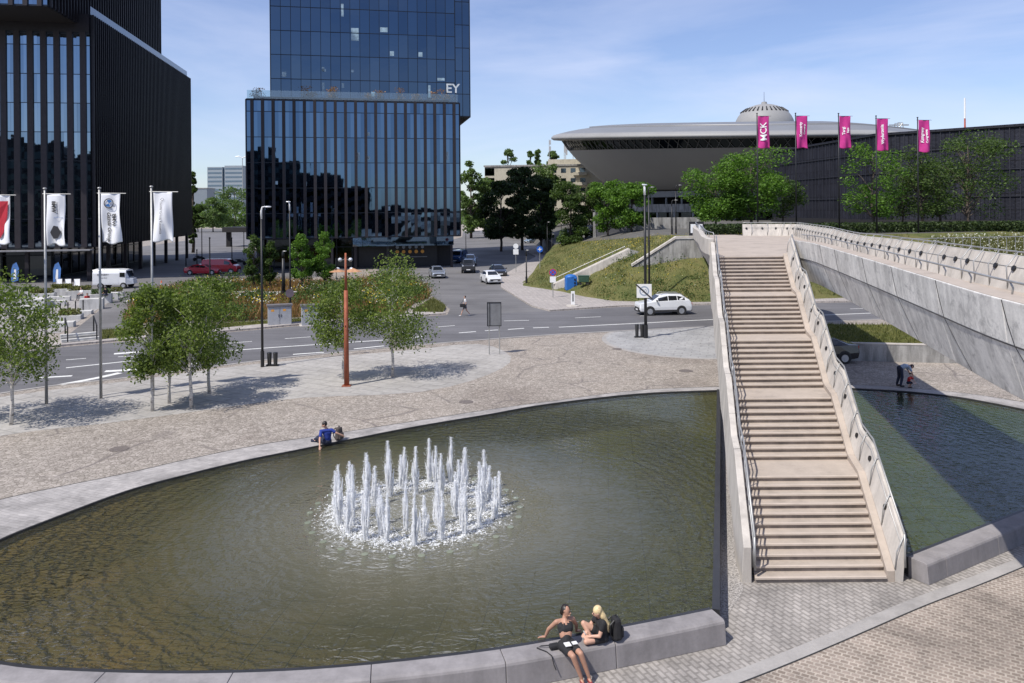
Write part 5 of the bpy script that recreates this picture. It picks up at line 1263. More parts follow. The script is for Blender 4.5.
# board on two posts
b = G(494.5, 354.5); t = root('sign_board', 'grey back of a board on two posts standing on the plaza', 'sign board', tuple(b), .03)
MB().box((0, 0, 2.42), (.82, .05, 1.36)).build('board', M('board_grey', (.17, .175, .185), .5), t, False)
fr = MB(); 
for x in (-.41, -.27, .41): fr.box((x, -.03, 2.42), (.035, .05, 1.42))
for z in (1.72, 3.12): fr.box((0, -.03, z), (.86, .05, .04))
fr.build('frame', m_black, t, False)
for x in (-.31, .31): MB().cyl((x, .03, -.02), (x, .03, 2.6), .03, n=8).build('post', m_steel, t, False)
# bins
def bin_(label, px, py, n, H=.95, r=.13):
    b = G(px, py); t = root('litter_bin', label, 'litter bin', tuple(b))
    for k in range(n):
        x = (k - (n - 1) / 2) * .34; m_ = MB().cyl((x, 0, .08), (x, 0, H), r * .8, r, 16).build('bin', m_darkm, t, False); MB().cyl((x, 0, H), (x, 0, H + .04), r * 1.05, r * .9, 16).build('lid', m_black, m_, False)
    MB().box((0, .0, .06), (.34 * n, .26, .05)).build('foot', m_black, t, False)
bin_('pair of dark bins beside the tall lamp left on the plaza', 272.5, 366, 2, .72); bin_('pair of slender dark bins at the lamp with the square sign', 639.5, 337.5, 2, .85, .13)
# utility cabinets
for px0, px1, lab in ((268.5, 291, 'left grey utility cabinet with dark flat lid on the verge'), (302, 323, 'right grey utility cabinet partly hidden by the birches')):
    b = G((px0 + px1) / 2, 325.5); w = (px1 - px0) / 780 * b.y; t = root('utility_cabinet', lab, 'utility cabinet', tuple(b), .35, 'grey cabinets on the verge')
    MB().box((0, 0, .75), (w, .7, 1.5)).build('cabinet', M('cabinet_grey', (.33, .34, .36), .6, 0, .15), t, False, bevel=.01); MB().box((0, 0, 1.56), (w + .16, .86, .12)).build('lid', M('cabinet_lid', (.15, .14, .14)), t, False)
    for s_ in (-.25, .25):
        d_ = MB().box((s_ * w, -.36, .75), (w * .46, .02, 1.35)).build('door', M('cabinet_door', (.37, .38, .40), .6, 0, .1), t, False); MB().box((s_ * w * .2, -.38, .8), (.04, .03, .2)).build('handle', m_black, d_, False)
        MB().box((s_ * w - .1, -.373, 1.2), (.22, .004, .16)).build('yellow_label', m_amber, t, False)
    MB().box((0, 0, .02), (w + .3, 1.0, .1)).build('plinth', m_conc_l, t, False)
# blue container, bag heap and white bollard board on the verge
b = G(571, 291.5, .12); t = root('blue_container', 'blue rounded recycling container on the pavement by the slope stairs', 'container', tuple(b), .1)
MB().box((0, 0, .85), (1.2, 1.05, 1.4), 0, .97).build('body', M('container_blue', (.02, .13, .42), .5, 0, .12), t, False, bevel=.08); MB().ball((0, 0, 1.5), (.63, .55, .30), 16, 8).build('lid', MATS['container_blue'], t, False, True)
for k in range(3): MB().cyl((.32, -.53, .6 + k * .33), (.32, -.56, .6 + k * .33), .1, n=12).build('slot', m_black, t, False)
# slope stair retaining wall
def proj(p):
    d = p - Vector((0, 0, CH)); t = d.y; u = d / t; a = u.x * cr - u.z * sr; b = u.x * sr + u.z * cr
    return CX + a * FPX, CY - b * FPX
def emb_at(px, py):
    best = None
    for i in range(0, 600):
        for j in range(0, 60):
            p = emb(i / 60, j / 60); q = proj(p); e = (q[0] - px) ** 2 + (q[1] - py) ** 2
            if best is None or e < best[0]: best = (e, p)
    return best[1]
w0, w1 = emb_at(556, 289.5), emb_at(630, 256); t = root('stair_wall', 'pale sloping side wall of the steps cut into the grass slope', 'wall', tuple(w0))
a0 = [(w0.x, w0.y, w0.z - .6), (w1.x, w1.y, w1.z - 1.5), (w1.x, w1.y, w1.z + .80), (w0.x, w0.y, w0.z + .62)]; dv_ = Vector((-.25, .33, 0))
MB().add(a0 + [tuple(Vector(p) + dv_) for p in a0], [(0, 1, 2, 3), (7, 6, 5, 4), (0, 4, 5, 1), (1, 5, 6, 2), (2, 6, 7, 3), (3, 7, 4, 0)]).build('wall_panel', m_conc_l, t)
MB().tube([Vector(a0[3]) + dv_ * .5 - (w1 - w0) * .02, Vector(a0[2]) + dv_ * .5], .11, 4).build('coping', m_conc_l, t); MB().frame((w1.x + .02, w1.y, w1.z - 1.5), (1.3, .1, -.3), (-.1, .4, 0), (0, 0, 2.22)).build('end_wall', m_wallc, t)
hr = MB()
for k in range(7): p = w0.lerp(w1, k / 6); hr.cyl(p + Vector((-.4, .9, 0)), p + Vector((-.4, .9, 1.0)), .03, n=6)
hr.tube([w0 + Vector((-.4, .9, 1.0)), w1 + Vector((-.4, .9, 1.0))], .03, 6).build('handrail', m_steel, t)
b = G(573, 306, .12); t = root('bollard_board', 'white narrow keep right board on a round concrete island', 'sign board', tuple(b)); MB().cyl((0, 0, -.02), (0, 0, .08), .62, .6, 20).build('island', m_conc_l, t, False); MB().box((0, 0, .7), (.34, .08, 1.2)).build('board', m_white, t, False, bevel=.02); MB().box((0, -.045, .75), (.1, .004, .7)).build('arrow_stripe', m_black, t, False)
b = emb_at(583.5, 286) + Vector((0, -.4, .1)); t = root('waste_cart', 'low dark green waste cart right of the blue container', 'container', tuple(b)); MB().box((0, 0, .6), (1.0, .7, .6), 0, 1.1).build('body', M('cart_green', (.03, .08, .05), .6), t, False, bevel=.05); MB().box((0, 0, .93), (1.15, .8, .06)).build('lid', MATS['cart_green'], t, False)
for x in (-.35, .35): MB().cyl((x, -.3, .15), (x, .3, .15), .15, n=12).build('wheel', m_rub, t, False)
# terrace railing behind the bridge
r0, r1 = Vector((34.5, 78.6, 4.1)), Vector((64, 82.5, 4.3)); t = root('guard_rail', 'thin steel guard rail along the slope behind the footbridge at right', 'railing', tuple(r0))
MB().tube([r0 + Vector((0, 0, 1.2)), r1 + Vector((0, 0, 1.2))], .045, 6).build('top_rail', m_steel, t)
for k in range(31): p = r0.lerp(r1, k / 30); MB().cyl(p - Vector((0, 0, 1)), p + Vector((0, 0, 1.2)), .03, n=6).build('post', m_steel, t)
# gate with dark banners at the far end of the footbridge
t = root('information_stand', 'dark information stand with two white posters at the far end of the footbridge', 'stand', (18.9, 80, 5.7))
MB().box((0, 0, .8), (1.5, .1, 1.5)).build('panel', m_black, t, False)
for x in (-.36, .36): MB().box((x, -.06, .85), (.5, .02, .9)).build('poster', m_white, t, False)
# handrails and steps down to the road at left
t = root('plaza_steps', 'low grey steps with two black handrails going down to the road', 'steps', tuple(G(85, 343)))
a, b = G(62, 345), G(100, 341.5); dd = b - a; per = Vector((-dd.y, dd.x, 0)).normalized()
for k in range(4): MB().frame(a + per * (.35 * k) , dd, per * .36, (0, 0, .15 + .12 * k)).build('step', m_white_block if k % 2 else m_wallc, t)
for p in (a + dd * .15, a + dd * .92): MB().tube([p + per * .1 + Vector((0, 0, 0)), p + per * .1 + Vector((0, 0, 1.1)), p + per * 1.7 + Vector((0, 0, 1.55)), p + per * 1.7 + Vector((0, 0, .4))], .045, 6).build('handrail', m_black, t)
# traffic cone
b = G(161.5, 289); t = root('traffic_cone', 'orange and white traffic cone behind the third flagpole', 'traffic cone', tuple(b)); m_or = M('cone_orange', (.70, .14, .04), .6)
MB().box((0, 0, .03), (.5, .5, .06)).build('foot', m_or, t, False); MB().cyl((0, 0, .05), (0, 0, .95), .2, .04, 14).build('cone', m_or, t, False); MB().cyl((0, 0, .45), (0, 0, .68), .135, .09, 14).build('white_band', m_white, t, False)
# feather flags, deck chairs, lamps and parasols of the cafe
for px, lab in ((55, 'blue white feather banner beside the deck chairs'), (13, 'blue feather banner at the far left by the glass front')):
    b = G(px - 2, 287.5); t = root('feather_banner', lab, 'banner', tuple(b), 0, 'feather banners'); MB().tube([(0, 0, 0), (0, 0, 2.0), (.2, 0, 2.7), (.6, 0, 2.95)], .03, 6).build('pole', m_black, t, False)
    MB().prism([(0, .6), (.85, .8), (.95, 2.2), (.65, 2.95), (.25, 2.72), (.03, 2.1)], -.01, .01).build('cloth', M('banner_blue', (.06, .16, .40), .7, 0, .3, 1.5), t, False).rotation_euler = (PI / 2, 0, 0)
    MB().prism([(.3, 1.0), (.6, 1.0), (.62, 2.1), (.4, 2.1)], -.015, .015).build('white_print', m_white, t, False).rotation_euler = (PI / 2, 0, 0)
for px, lab in ((59, 'left white deck chair by the glass front'), (68, 'middle white deck chair by the glass front'), (77, 'right white deck chair by the glass front')):
    b = G(px, 288); t = root('deck_chair', lab, 'deck chair', tuple(b), .5, 'white deck chairs')
    MB().add([(-.3, -.5, .3), (.3, -.5, .3), (.3, .1, .25), (-.3, .1, .25), (.3, .55, 1.0), (-.3, .55, 1.0)], [(0, 1, 2, 3), (3, 2, 4, 5)]).build('sling', m_white, t, False)
    for x in (-.32, .32): MB().tube([(x, -.55, .32), (x, .6, .02)], .025, 5).tube([(x, -.4, .02), (x, .57, 1.02)], .025, 5).build('frame', m_bark, t, False)
for px, lab in ((336.5, 'left orange parasol in front of the glass tower'), (353, 'right orange parasol in front of the glass tower')):
    b = G(px, 290); t = root('parasol', lab, 'parasol', tuple(b), 0, 'orange parasols'); MB().cyl((0, 0, 0), (0, 0, 2.4), .03, n=8).build('pole', m_steel, t, False); MB().lathe([(1.0, 2.0), (.96, 2.04), (.03, 2.4)], (0, 0, 0), 8).build('canopy', M('parasol_orange', (.45, .24, .13), .8), t, False)
for px, py, lab in ((340.5, 260, 'upper left globe of the cafe lamp'), (351, 260, 'upper right globe')):
    pass
b = G(345, 286); t = root('globe_lamp', 'cafe lamp with four pale globes in front of the tower entrance', 'lamp', tuple(b)); hh = D(345, 258, b.y).z
MB().cyl((0, 0, 0), (0, 0, hh), .05, n=8).build('pole', m_steel, t, False)
for x, z in ((-.55, hh - .2), (.65, hh - .2), (-.8, hh - 1.3), (.75, hh - 1.3)): MB().ball((x, 0, z), .24, 10, 8).build('globe', m_light, t, False, True); 
MB().tube([(-.55, 0, hh - .2), (.65, 0, hh - .2)], .03, 5).tube([(-.8, 0, hh - 1.3), (.75, 0, hh - 1.3)], .03, 5).build('arm', m_steel, t, False)
# motorbikes in the shaded street
for px, py, lab in ((199, 261, 'dark motorbike in the shaded street, nearer the black building'), (240, 265, 'dark motorbike beside the street trees')):
    b = G(px, py); t = root('motorbike', lab, 'motorbike', tuple(b), .3, 'parked motorbikes')
    for x in (-.7, .7): MB().cyl((x, -.06, .32), (x, .06, .32), .32, n=16).build('wheel', m_rub, t, False)
    MB().box((0, 0, .6), (.9, .3, .4)).build('body', m_darkm, t, False, bevel=.08); MB().ball((-.3, 0, .88), (.45, .16, .1), 10, 6).build('seat', m_black, t, False); MB().tube([(.68, 0, .35), (.5, 0, 1.05), (.42, -.3, 1.1)], .03, 6).build('handlebar', m_black, t, False)

# ------------------------------------------------ concrete planters stepping along the ramp
rr = random.Random(11)
def planter(label, px, py, w, d, h, rz, plant=True, mat=None):
    b = G(px, py); t = root('planter', label, 'planter', tuple(b), rz, 'pale concrete planters and benches'); 
    MB().box((0, 0, h / 2), (w, d, h)).build('trough', mat or m_white_block, t, False, bevel=.02)
    if plant:
        rng = np.random.RandomState(rr.randint(0, 9999)); n = int(260 * w * d); P = np.stack([rng.uniform(-w / 2, w / 2, n) * .85, rng.uniform(-d / 2, d / 2, n) * .85, h + rng.uniform(0, .45, n)], 1)
        co, q = leaf_quads(P, .17, 0, rng); fast_mesh('plants', co, q, m_lf_olive if rr.random() < .5 else m_lf_mid, t)
spots = [(92, 309, 1.9, .9, .95), (101, 303, 1.9, .9, .9), (110, 300, 1.6, .8, .75), (117, 297.5, 1.3, .7, .6), (82, 314, 1.6, 1, .3), (70, 319, 1.8, 1.3, .35), (60, 327, 2, .9, .4), (80, 298, 2.4, 1.2, .8), (62, 296, 2.2, 1.4, .8), (42, 300, 2.4, 1.4, .7), (38, 308, 1.6, 2.2, .9), (50, 306, 2.6, .8, .5), (58, 301, 2.2, .7, .45), (28, 297, 2.2, 1, .6), (24, 313, 2.4, 1.2, .6), (12, 303, 2.2, 1.2, .6)]
names = ['nearest big block of the row beside the ramp', 'second block of the row beside the ramp', 'third block of the row beside the ramp', 'last small block at the top of the ramp', 'low white slab before the biggest ramp block', 'low wide slab with shrubs above the steps', 'low block just left of the steps', 'planter below the right deck chair', 'planter below the middle deck chair', 'wide planter below the feather banner', 'tall narrow block at the left flagpole', 'long white bench block behind the handrails', 'white bench block nearest the seated visitors', 'planter at the left beyond the birch', 'block seen through the left birch crown', 'leftmost planter by the black building']
for i, (px, py, w, d, h) in enumerate(spots): planter('pale concrete block, ' + names[i], px, py, w, d, h, .32, i in (1, 3, 5, 7, 8, 9, 13, 15))
sheet('patio', g2([(-60, 345), (60, 333), (118, 297), (118, 291), (60, 290), (-60, 293)]), .012, m_terr)
for k in range(8): 
    b = G(30 + k * 7.6, 322 - k * 1.2); MB_ = root('post', 'black bollard post number', 'bollard', tuple(b), 0, 'black handrail posts on the patio'); MB_['label'] = ('leftmost', 'second', 'third', 'fourth', 'fifth', 'sixth', 'seventh', 'rightmost')[k] + ' thin black post among the pale patio blocks, counted from the left'
    MB().cyl((0, 0, 0), (0, 0, 1.1), .05, n=8).build('pole', m_black, MB_, False); MB().ball((0, 0, 1.1), .07, 8, 5).build('cap', m_black, MB_, False)
# long white benches in the flower beds
for px, py, w, lab in ((226, 297, 3.5, 'long white bench among the flowers left of the lamp post'), (245, 296, 2.6, 'white bench behind the tall lamp post'), (190, 291, 1.6, 'small ochre box bench above the birches'), (312, 292, 2.4, 'white bench right of the street trees'), (279, 296.5, 3.6, 'white bench near the yellow flowers')):
    b = G(px, py); t = root('bench', lab, 'bench', tuple(b), .1, 'benches in the flower beds'); MB().box((0, 0, .42), (w, .6, .12)).build('seat', m_white_block, t, False)
    for s_ in (-.4, .4): MB().box((s_ * w, 0, .18), (.3, .5, .36)).build('leg', m_wallc, t, False)

# ================================================================== VEGETATION
def inside(poly, n, rng, z0=.0):
    P = np.array(poly); lo, hi = P.min(0), P.max(0); o = []
    while len(o) < n:
        q = rng.uniform(lo, hi, (n * 2, 2)); x, y = q[:, 0], q[:, 1]; c = np.zeros(len(q), bool); j = len(P) - 1
        for i in range(len(P)):
            c ^= ((P[i, 1] > y) != (P[j, 1] > y)) & (x < (P[j, 0] - P[i, 0]) * (y - P[i, 1]) / (P[j, 1] - P[i, 1] + 1e-9) + P[i, 0]); j = i
        o += [tuple(k) for k in q[c]]
    return np.array(o[:n])
def blades(name, XY, Z, h, w, mat, rng, kind='stuff', tilt=.35):
    n = len(XY); b = np.column_stack([XY, Z]); a = rng.uniform(0, 2 * PI, n); d = np.column_stack([np.cos(a), np.sin(a), np.zeros(n)]) * w * rng.uniform(.6, 1.4, n)[:, None]
    hh = h * rng.uniform(.45, 1.2, n); t = b + np.column_stack([rng.normal(0, tilt, n) * hh, rng.normal(0, tilt, n) * hh, hh])
    co = np.stack([b - d, b + d, t], 1).reshape(-1, 3); return tag(fast_mesh(name, co, np.arange(3 * n).reshape(n, 3), mat), kind=kind)
rg_ = np.random.RandomState(5)
bedA = g2([(122, 322), (133, 305), (150, 293), (190, 284), (260, 281), (335, 283), (345, 290), (345, 314), (300, 319), (250, 321), (165, 325)]); bedB = g2([(336, 316), (330, 288), (360, 280), (398, 277), (424, 286), (431, 293), (428, 299), (414, 304), (405, 312)])
bedC = g2([(412, 313), (433, 300), (446, 308), (443, 313.5)]); vergeP = g2([(102, 341), (102, 331.5), (165, 328), (260, 322.5), (345, 316.5), (405, 313), (405, 316), (256, 326), (160, 335.5)])
m_soil = M('planting_soil', (.09, .075, .045), .95, 0, .3, 2)
for i, bd in enumerate((bedA, bedB)): sheet('planting_bed', bd, .016, m_soil)
for bd in (bedC, vergeP): sheet('verge', bd, .125, m_verge)
def clumpy(XY, rng, k, s=1.6): c = XY[rng.choice(len(XY), k)]; return c[rng.choice(k, len(XY))] + rng.normal(0, s * .5, XY.shape)
for bd, n1, n2 in ((bedA, 14000, 15000), (bedB, 6000, 11000)):
    XY = inside(bd, n1, rg_); blades('ornamental_grass', XY, np.full(n1, .0), .85, .035, m_lf_ochre, rg_)
    XY = inside(bd, n1 // 2, rg_); blades('ornamental_grass', XY, np.full(n1 // 2, .0), .55, .04, m_lf_olive, rg_)
    XY = inside(bd, 40, rg_); k = rg_.choice(40, n2); P = np.column_stack([XY[k] + rg_.normal(0, .8, (n2, 2)), rg_.uniform(.1, 1.25, n2)]); co, q = leaf_quads(P, .2, 0, rg_); tag(fast_mesh('shrubs', co, q, m_lf_mid), kind='stuff')
    XY = inside(bd, 16, rg_); k = rg_.choice(16, 1100); P = np.column_stack([XY[k] + rg_.normal(0, .9, (1100, 2)), rg_.uniform(.7, 1.3, 1100)])
    co, q = leaf_quads(P[:500], .15, 0, rg_); tag(fast_mesh('flowers', co, q, m_fl_y), kind='stuff'); co, q = leaf_quads(P[500:], .15, 0, rg_); tag(fast_mesh('flowers', co, q, m_fl_w), kind='stuff')
blades('verge_grass', inside(vergeP, 9000, rg_), np.full(9000, .12), .16, .02, m_lf_olive, rg_); blades('verge_grass', inside(bedC, 2500, rg_), np.full(2500, .12), .3, .03, m_lf_olive, rg_)
# slope tufts
def on_slope(n, u0, u1, v0=.02, v1=.98): 
    o = []; 
    for k in range(n): p = emb(rg_.uniform(u0, u1), rg_.uniform(v0, v1)); o.append(tuple(p))
    return np.array(o)
S1 = on_slope(16000, 1.2, 9.5); blades('slope_grass', S1[:, :2], S1[:, 2] - .05, .28, .035, m_lf_olive, rg_)
S1 = on_slope(5000, 4.5, 9.5, .0, .6); k = S1[rg_.choice(len(S1), 90)]; idx = rg_.choice(90, 5000); P = k[idx] + rg_.normal(0, 1, (5000, 3)) * np.array([.5, .5, .18]) + np.array([0, 0, .15]); co, q = leaf_quads(P, .16, 0, rg_); tag(fast_mesh('low_shrubs', co, q, m_lf_mid), kind='stuff')
S1 = on_slope(1500, 2.2, 7.0, .15, 1.0) + np.array([0, 0, .22]); co, q = leaf_quads(S1[:1200], .09, 0, rg_); tag(fast_mesh('flowers', co, q, m_fl_y), kind='stuff'); co, q = leaf_quads(S1[1200:], .09, 0, rg_); tag(fast_mesh('flowers', co, q, m_fl_w), kind='stuff')
S1 = on_slope(6000, 9.75, 11.2, .3, .8); blades('slope_grass', S1[:, :2], S1[:, 2], .7, .05, m_lf_olive, rg_); S1 += np.array([0, 0, .65]); co, q = leaf_quads(S1[:1500], .15, 0, rg_); tag(fast_mesh('flowers', co, q, m_fl_w), kind='stuff')
# grass on the strip behind the retaining wall
n = 9000; uu, vv = rg_.uniform(0, 1, n), rg_.uniform(0, 1, n); a_, b_, c_, d_ = (np.array(p) for p in VERGE)
P = (a_[None] * (1 - uu)[:, None] + b_[None] * uu[:, None]) * (1 - vv)[:, None] + (d_[None] * (1 - uu)[:, None] + c_[None] * uu[:, None]) * vv[:, None]
blades('strip_grass', P[:, :2], P[:, 2] - .02, .22, .03, m_lf_olive, rg_)

# ---- trees
def tpx(name, label, bx, by, ty, wpx, clear, leaf, n, ml, mbk, group, shape, Y=None, z=0, **k):
    b = G(bx, by, z) if Y is None else D(bx, by, Y)
    if Y is not None: b.z = z
    H = D(bx, ty, b.y).z - b.z; return tree(name, label, tuple(b), H, wpx / 780 * b.y, clear, leaf, n, ml, mbk, group, shape, **k)
GB = 'young birches on the plaza'
for i, (bx, by, ty, w, lean, lab) in enumerate([(11, 425, 277, 90, .3, 'bushy birch at the left edge, nearest to the pool'), (-40, 421, 268, 90, .3, 'birch cut off by the left edge of the photo'),
        (152.5, 411, 288, 52, 0, 'birch with the whitest trunk, leftmost of the middle group'), (169.5, 403.5, 293, 48, 0, 'thin birch second in the middle group'), (191, 408.5, 288, 66, .1, 'birch at the centre of the middle group'), (209.5, 393, 282, 62, .3, 'rear right birch of the middle group'),
        (344, 379, 281, 62, .1, 'birch right behind the rust red mast'), (392.5, 376.5, 261, 80, .1, 'tallest birch, right of the rust red mast')]):
    tpx('birch_tree', lab, bx, by, ty, w, 1.75, .125, 6600, m_lf_birch, m_birch, GB, 'ovoid', clumps=36, lean=lean, droop=.45, trunk_r=.065, seed=100 + i)
GS = 'street trees before the glass tower'
for i, (bx, by, ty, w, lab) in enumerate([(254, 291, 237, 19, 'leftmost young street tree before the glass tower'), (270, 290, 243, 16, 'second young street tree, the smallest'), (302, 291, 236, 22, 'third young street tree, in front of the glass entrance'), (324, 290, 235, 23, 'rightmost young street tree by the entrance')]):
    tpx('street_tree', lab, bx, by, ty, w, 1.2, .19, 5600, m_lf_green if i > 1 else m_lf_mid, m_bark, GS, 'ovoid', clumps=34, seed=120 + i)
GD = 'dark trees over the car park'
for i, (bx, ty, w, Y, lab) in enumerate([(501, 184, 42, 160, 'dark tree over the parked cars, leftmost and lowest'), (522, 170, 44, 165, 'dark tree over the parked cars, tallest in the middle'), (541, 180, 36, 150, 'dark tree over the parked cars, at the right')]):
    tpx('dark_tree', lab, bx, 238, ty, w, 2.8, .55, 9000, m_lf_dark, m_bark, GD, 'round', Y=Y, clumps=34, seed=130 + i)
GG = 'green trees left of the arena entrance'
for i, (bx, ty, w, Y, z, lab) in enumerate([(571, 184, 36, 120, 1.5, 'green tree next to the dark trees'), (586, 186, 32, 124, 2.5, 'green tree second from the dark trees'), (608, 184, 40, 112, 4.0, 'bright green tree in the middle of the row'), (632, 187, 42, 108, 4.8, 'bright green tree just left of the lamp posts')]):
    tpx('green_tree', lab, bx, 238, ty, w, 1.7, .34, 8200, m_lf_green if i > 1 else m_lf_mid, m_bark, GG, 'flat', Y=Y, z=z, clumps=30, seed=140 + i, flat=.3)
GT = 'trees on the terrace before the black hall'
for i, (bx, ty, w, Y, ml, n, lab) in enumerate([(716, 166, 62, 96, m_lf_green, 9500, 'bushy bright tree left of the first magenta flag'), (752, 152, 72, 97, m_lf_green, 11500, 'bushy bright tree behind the first magenta flag'), (783, 176, 46, 100, m_lf_mid, 3200, 'lower green tree between the first two magenta flags'),
        (873, 147, 58, 92, m_lf_green, 4200, 'flat crowned yellowish tree behind the fourth magenta flag'), (922, 152, 66, 94, m_lf_mid, 3600, 'thin leaved tree behind the fifth magenta flag'), (968, 138, 82, 93, m_lf_mid, 5200, 'tallest terrace tree at the right'), (940, 165, 60, 98, m_lf_mid, 3000, 'low tree between the two right terrace trees'), (903, 175, 50, 98, m_lf_mid, 2600, 'small tree between the fourth and fifth flags')]):
    tpx('terrace_tree', lab, bx, 234, ty, w, 1.9, .30, n, ml, m_bark, GT, 'flat', Y=Y, z=TT, clumps=30, seed=150 + i, flat=.45)
GF = 'distant trees'
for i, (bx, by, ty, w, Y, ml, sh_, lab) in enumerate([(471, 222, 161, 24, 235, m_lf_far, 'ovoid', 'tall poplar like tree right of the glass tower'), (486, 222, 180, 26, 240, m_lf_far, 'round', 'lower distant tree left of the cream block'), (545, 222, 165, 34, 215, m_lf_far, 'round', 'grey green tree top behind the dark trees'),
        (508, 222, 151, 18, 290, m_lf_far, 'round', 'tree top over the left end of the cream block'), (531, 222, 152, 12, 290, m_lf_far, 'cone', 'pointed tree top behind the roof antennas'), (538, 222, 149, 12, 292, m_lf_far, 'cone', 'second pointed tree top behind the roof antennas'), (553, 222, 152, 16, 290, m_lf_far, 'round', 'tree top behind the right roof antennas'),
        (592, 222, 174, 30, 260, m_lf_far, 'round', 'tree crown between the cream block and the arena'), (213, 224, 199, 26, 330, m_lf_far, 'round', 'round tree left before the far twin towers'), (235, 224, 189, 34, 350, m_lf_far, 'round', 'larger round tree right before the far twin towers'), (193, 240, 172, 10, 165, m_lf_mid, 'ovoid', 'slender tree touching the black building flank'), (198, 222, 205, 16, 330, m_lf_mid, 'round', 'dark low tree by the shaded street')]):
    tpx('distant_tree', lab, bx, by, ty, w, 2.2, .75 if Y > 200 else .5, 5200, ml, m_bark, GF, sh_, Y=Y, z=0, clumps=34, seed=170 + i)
# dark hedge under the terrace trees
n = 26000; P = np.column_stack([rg_.uniform(21, 100, n), rg_.uniform(84.5, 88, n), TT + rg_.uniform(0, 1.15, n) ** .8]); P[:, 1] += (P[:, 0] - 21) * .12
co, q = leaf_quads(P, .3, 0, rg_); tag(fast_mesh('hedge', co, q, m_lf_dark), kind='stuff')
# far wooded ridge behind everything, low on the horizon
P = []
for k in range(16000):
    a = rg_.uniform(-.85, .85); d = rg_.uniform(430, 520); P.append((math.sin(a) * d, math.cos(a) * d, rg_.uniform(0, 1) ** 1.5 * (9 + 4 * math.sin(a * 31) + 2 * math.sin(a * 77))))
co, q = leaf_quads(np.array(P), 2.6, 0, rg_); tag(fast_mesh('far_wood', co, q, m_lf_far), kind='stuff')
# tall plants on the podium terrace
XY = [(A + U * s_ + nn * .05 * 0 + NB * .9) for s_ in (1, 1.6, 8, 9, 11.5, 12, 17, 18.5, 21.5, 24, 26.5, 27.5, 28.5)]
for i, p in enumerate(XY):
    pass
tp_ = MB(); t = root('planter', 'row of shrubs in pots along the podium roof terrace', 'planter', tuple(A + NB * 1.2 + Vector((0, 0, H1))))
MB().frame(A + U * .8 + NB * 1.0 + Vector((0, 0, H1 + .01)), U * 28, NB * .6, (0, 0, .45)).build('trough', m_fin, t)
P = np.array([tuple(p + Vector((0, 0, H1 + .4))) for p in XY]); k = rg_.choice(len(P), 2200); Q = P[k] + rg_.normal(0, 1, (2200, 3)) * np.array([.35, .2, 0]) + np.column_stack([np.zeros(2200), np.zeros(2200), rg_.uniform(0, 1.7, 2200) * (.5 + (k % 3) * .25)])
Q -= np.array(wloc(t)); co, q = leaf_quads(Q, .2, 0, rg_); fast_mesh('shrubs', co, q, m_lf_ochre, t)

# ================================================================== FOUNTAIN
def watery():
    m = bpy.data.materials.new('spray_water'); m.use_nodes = True; n = m.node_tree; n.nodes.clear(); MATS['spray_water'] = m
    o = nd(n, 'ShaderNodeOutputMaterial'); d = nd(n, 'ShaderNodeBsdfDiffuse'); d.inputs[0].default_value = (.95, .96, .97, 1); t = nd(n, 'ShaderNodeBsdfTranslucent'); t.inputs[0].default_value = (.95, .96, .98, 1)
    g = nd(n, 'ShaderNodeBsdfGlossy'); g.inputs['Roughness'].default_value = .15; a = nd(n, 'ShaderNodeMixShader'); a.inputs[0].default_value = .45; b = nd(n, 'ShaderNodeMixShader'); b.inputs[0].default_value = .06
    n.links.new(d.outputs[0], a.inputs[1]); n.links.new(t.outputs[0], a.inputs[2]); n.links.new(a.outputs[0], b.inputs[1]); n.links.new(g.outputs[0], b.inputs[2]); n.links.new(b.outputs[0], o.inputs[0]); return m
m_spray = watery()
jr = random.Random(2); njet = 42
for k in range(njet):
    a = 2 * PI * (k + .4 * jr.random()) / njet; rad = (2.35, 1.9, 2.3, 1.35)[k % 4] + jr.uniform(-.1, .1); c = FC + Vector((math.cos(a) * rad, math.sin(a) * rad, -.05)); H = jr.uniform(1.02, 1.45)
    side_ = 'near' if math.sin(a) < 0 else 'far'
    t = root('water_jet', 'foaming white fountain jet in the ring, one of many alike', 'water jet', tuple(c), jr.uniform(0, 6), 'white jets of the fountain ring')
    mb = MB(); nz_ = 24
    for s_ in range(13):
        a_, q_ = jr.uniform(0, 6.28), (0 if s_ == 0 else jr.uniform(.012, .085)); ox, oy = q_ * math.cos(a_), q_ * math.sin(a_); hh = H * (1 if s_ == 0 else jr.uniform(.5, .98) * (1 - q_ * 3)); P = []; rs = []; wx, wy = jr.uniform(-.02, .02), jr.uniform(-.02, .02)
        for j in range(nz_ + 1):
            f = j / nz_; P.append((ox * (.7 + f) + wx * math.sin(f * 7 + s_), oy * (.7 + f) + wy * math.sin(f * 6), hh * f))
            rs.append(max(.004, (.042 if s_ == 0 else .024) * (.75 + .5 * math.sin(min(1, f * 1.4) * PI * .5)) * (1 if f < .6 else ((1.0 - f) / .4) ** .7 * .95 + .05) * jr.uniform(.7, 1.3)))
        mb.tube(P, rs, 5)
    mb.build('core', m_spray, t, False, True)
    rng = np.random.RandomState(k + 300); n = 1100; f = rng.uniform(0, 1, n) ** .8; sp_ = (.035 + .05 * np.sin(f * PI * .9)) * (1.15 - .75 * f); P = np.column_stack([rng.normal(0, 1, n) * sp_, rng.normal(0, 1, n) * sp_, f * H * 1.02])
    n2 = 240; r2 = np.abs(rng.normal(0, .28, n2)); a2 = rng.uniform(0, 6.28, n2); P = np.vstack([P, np.column_stack([r2 * np.cos(a2), r2 * np.sin(a2), np.abs(rng.normal(0, .05, n2)) + .01])])
    co, q = leaf_quads(P, .022, 0, rng); fast_mesh('droplets', co, q, m_spray, t)
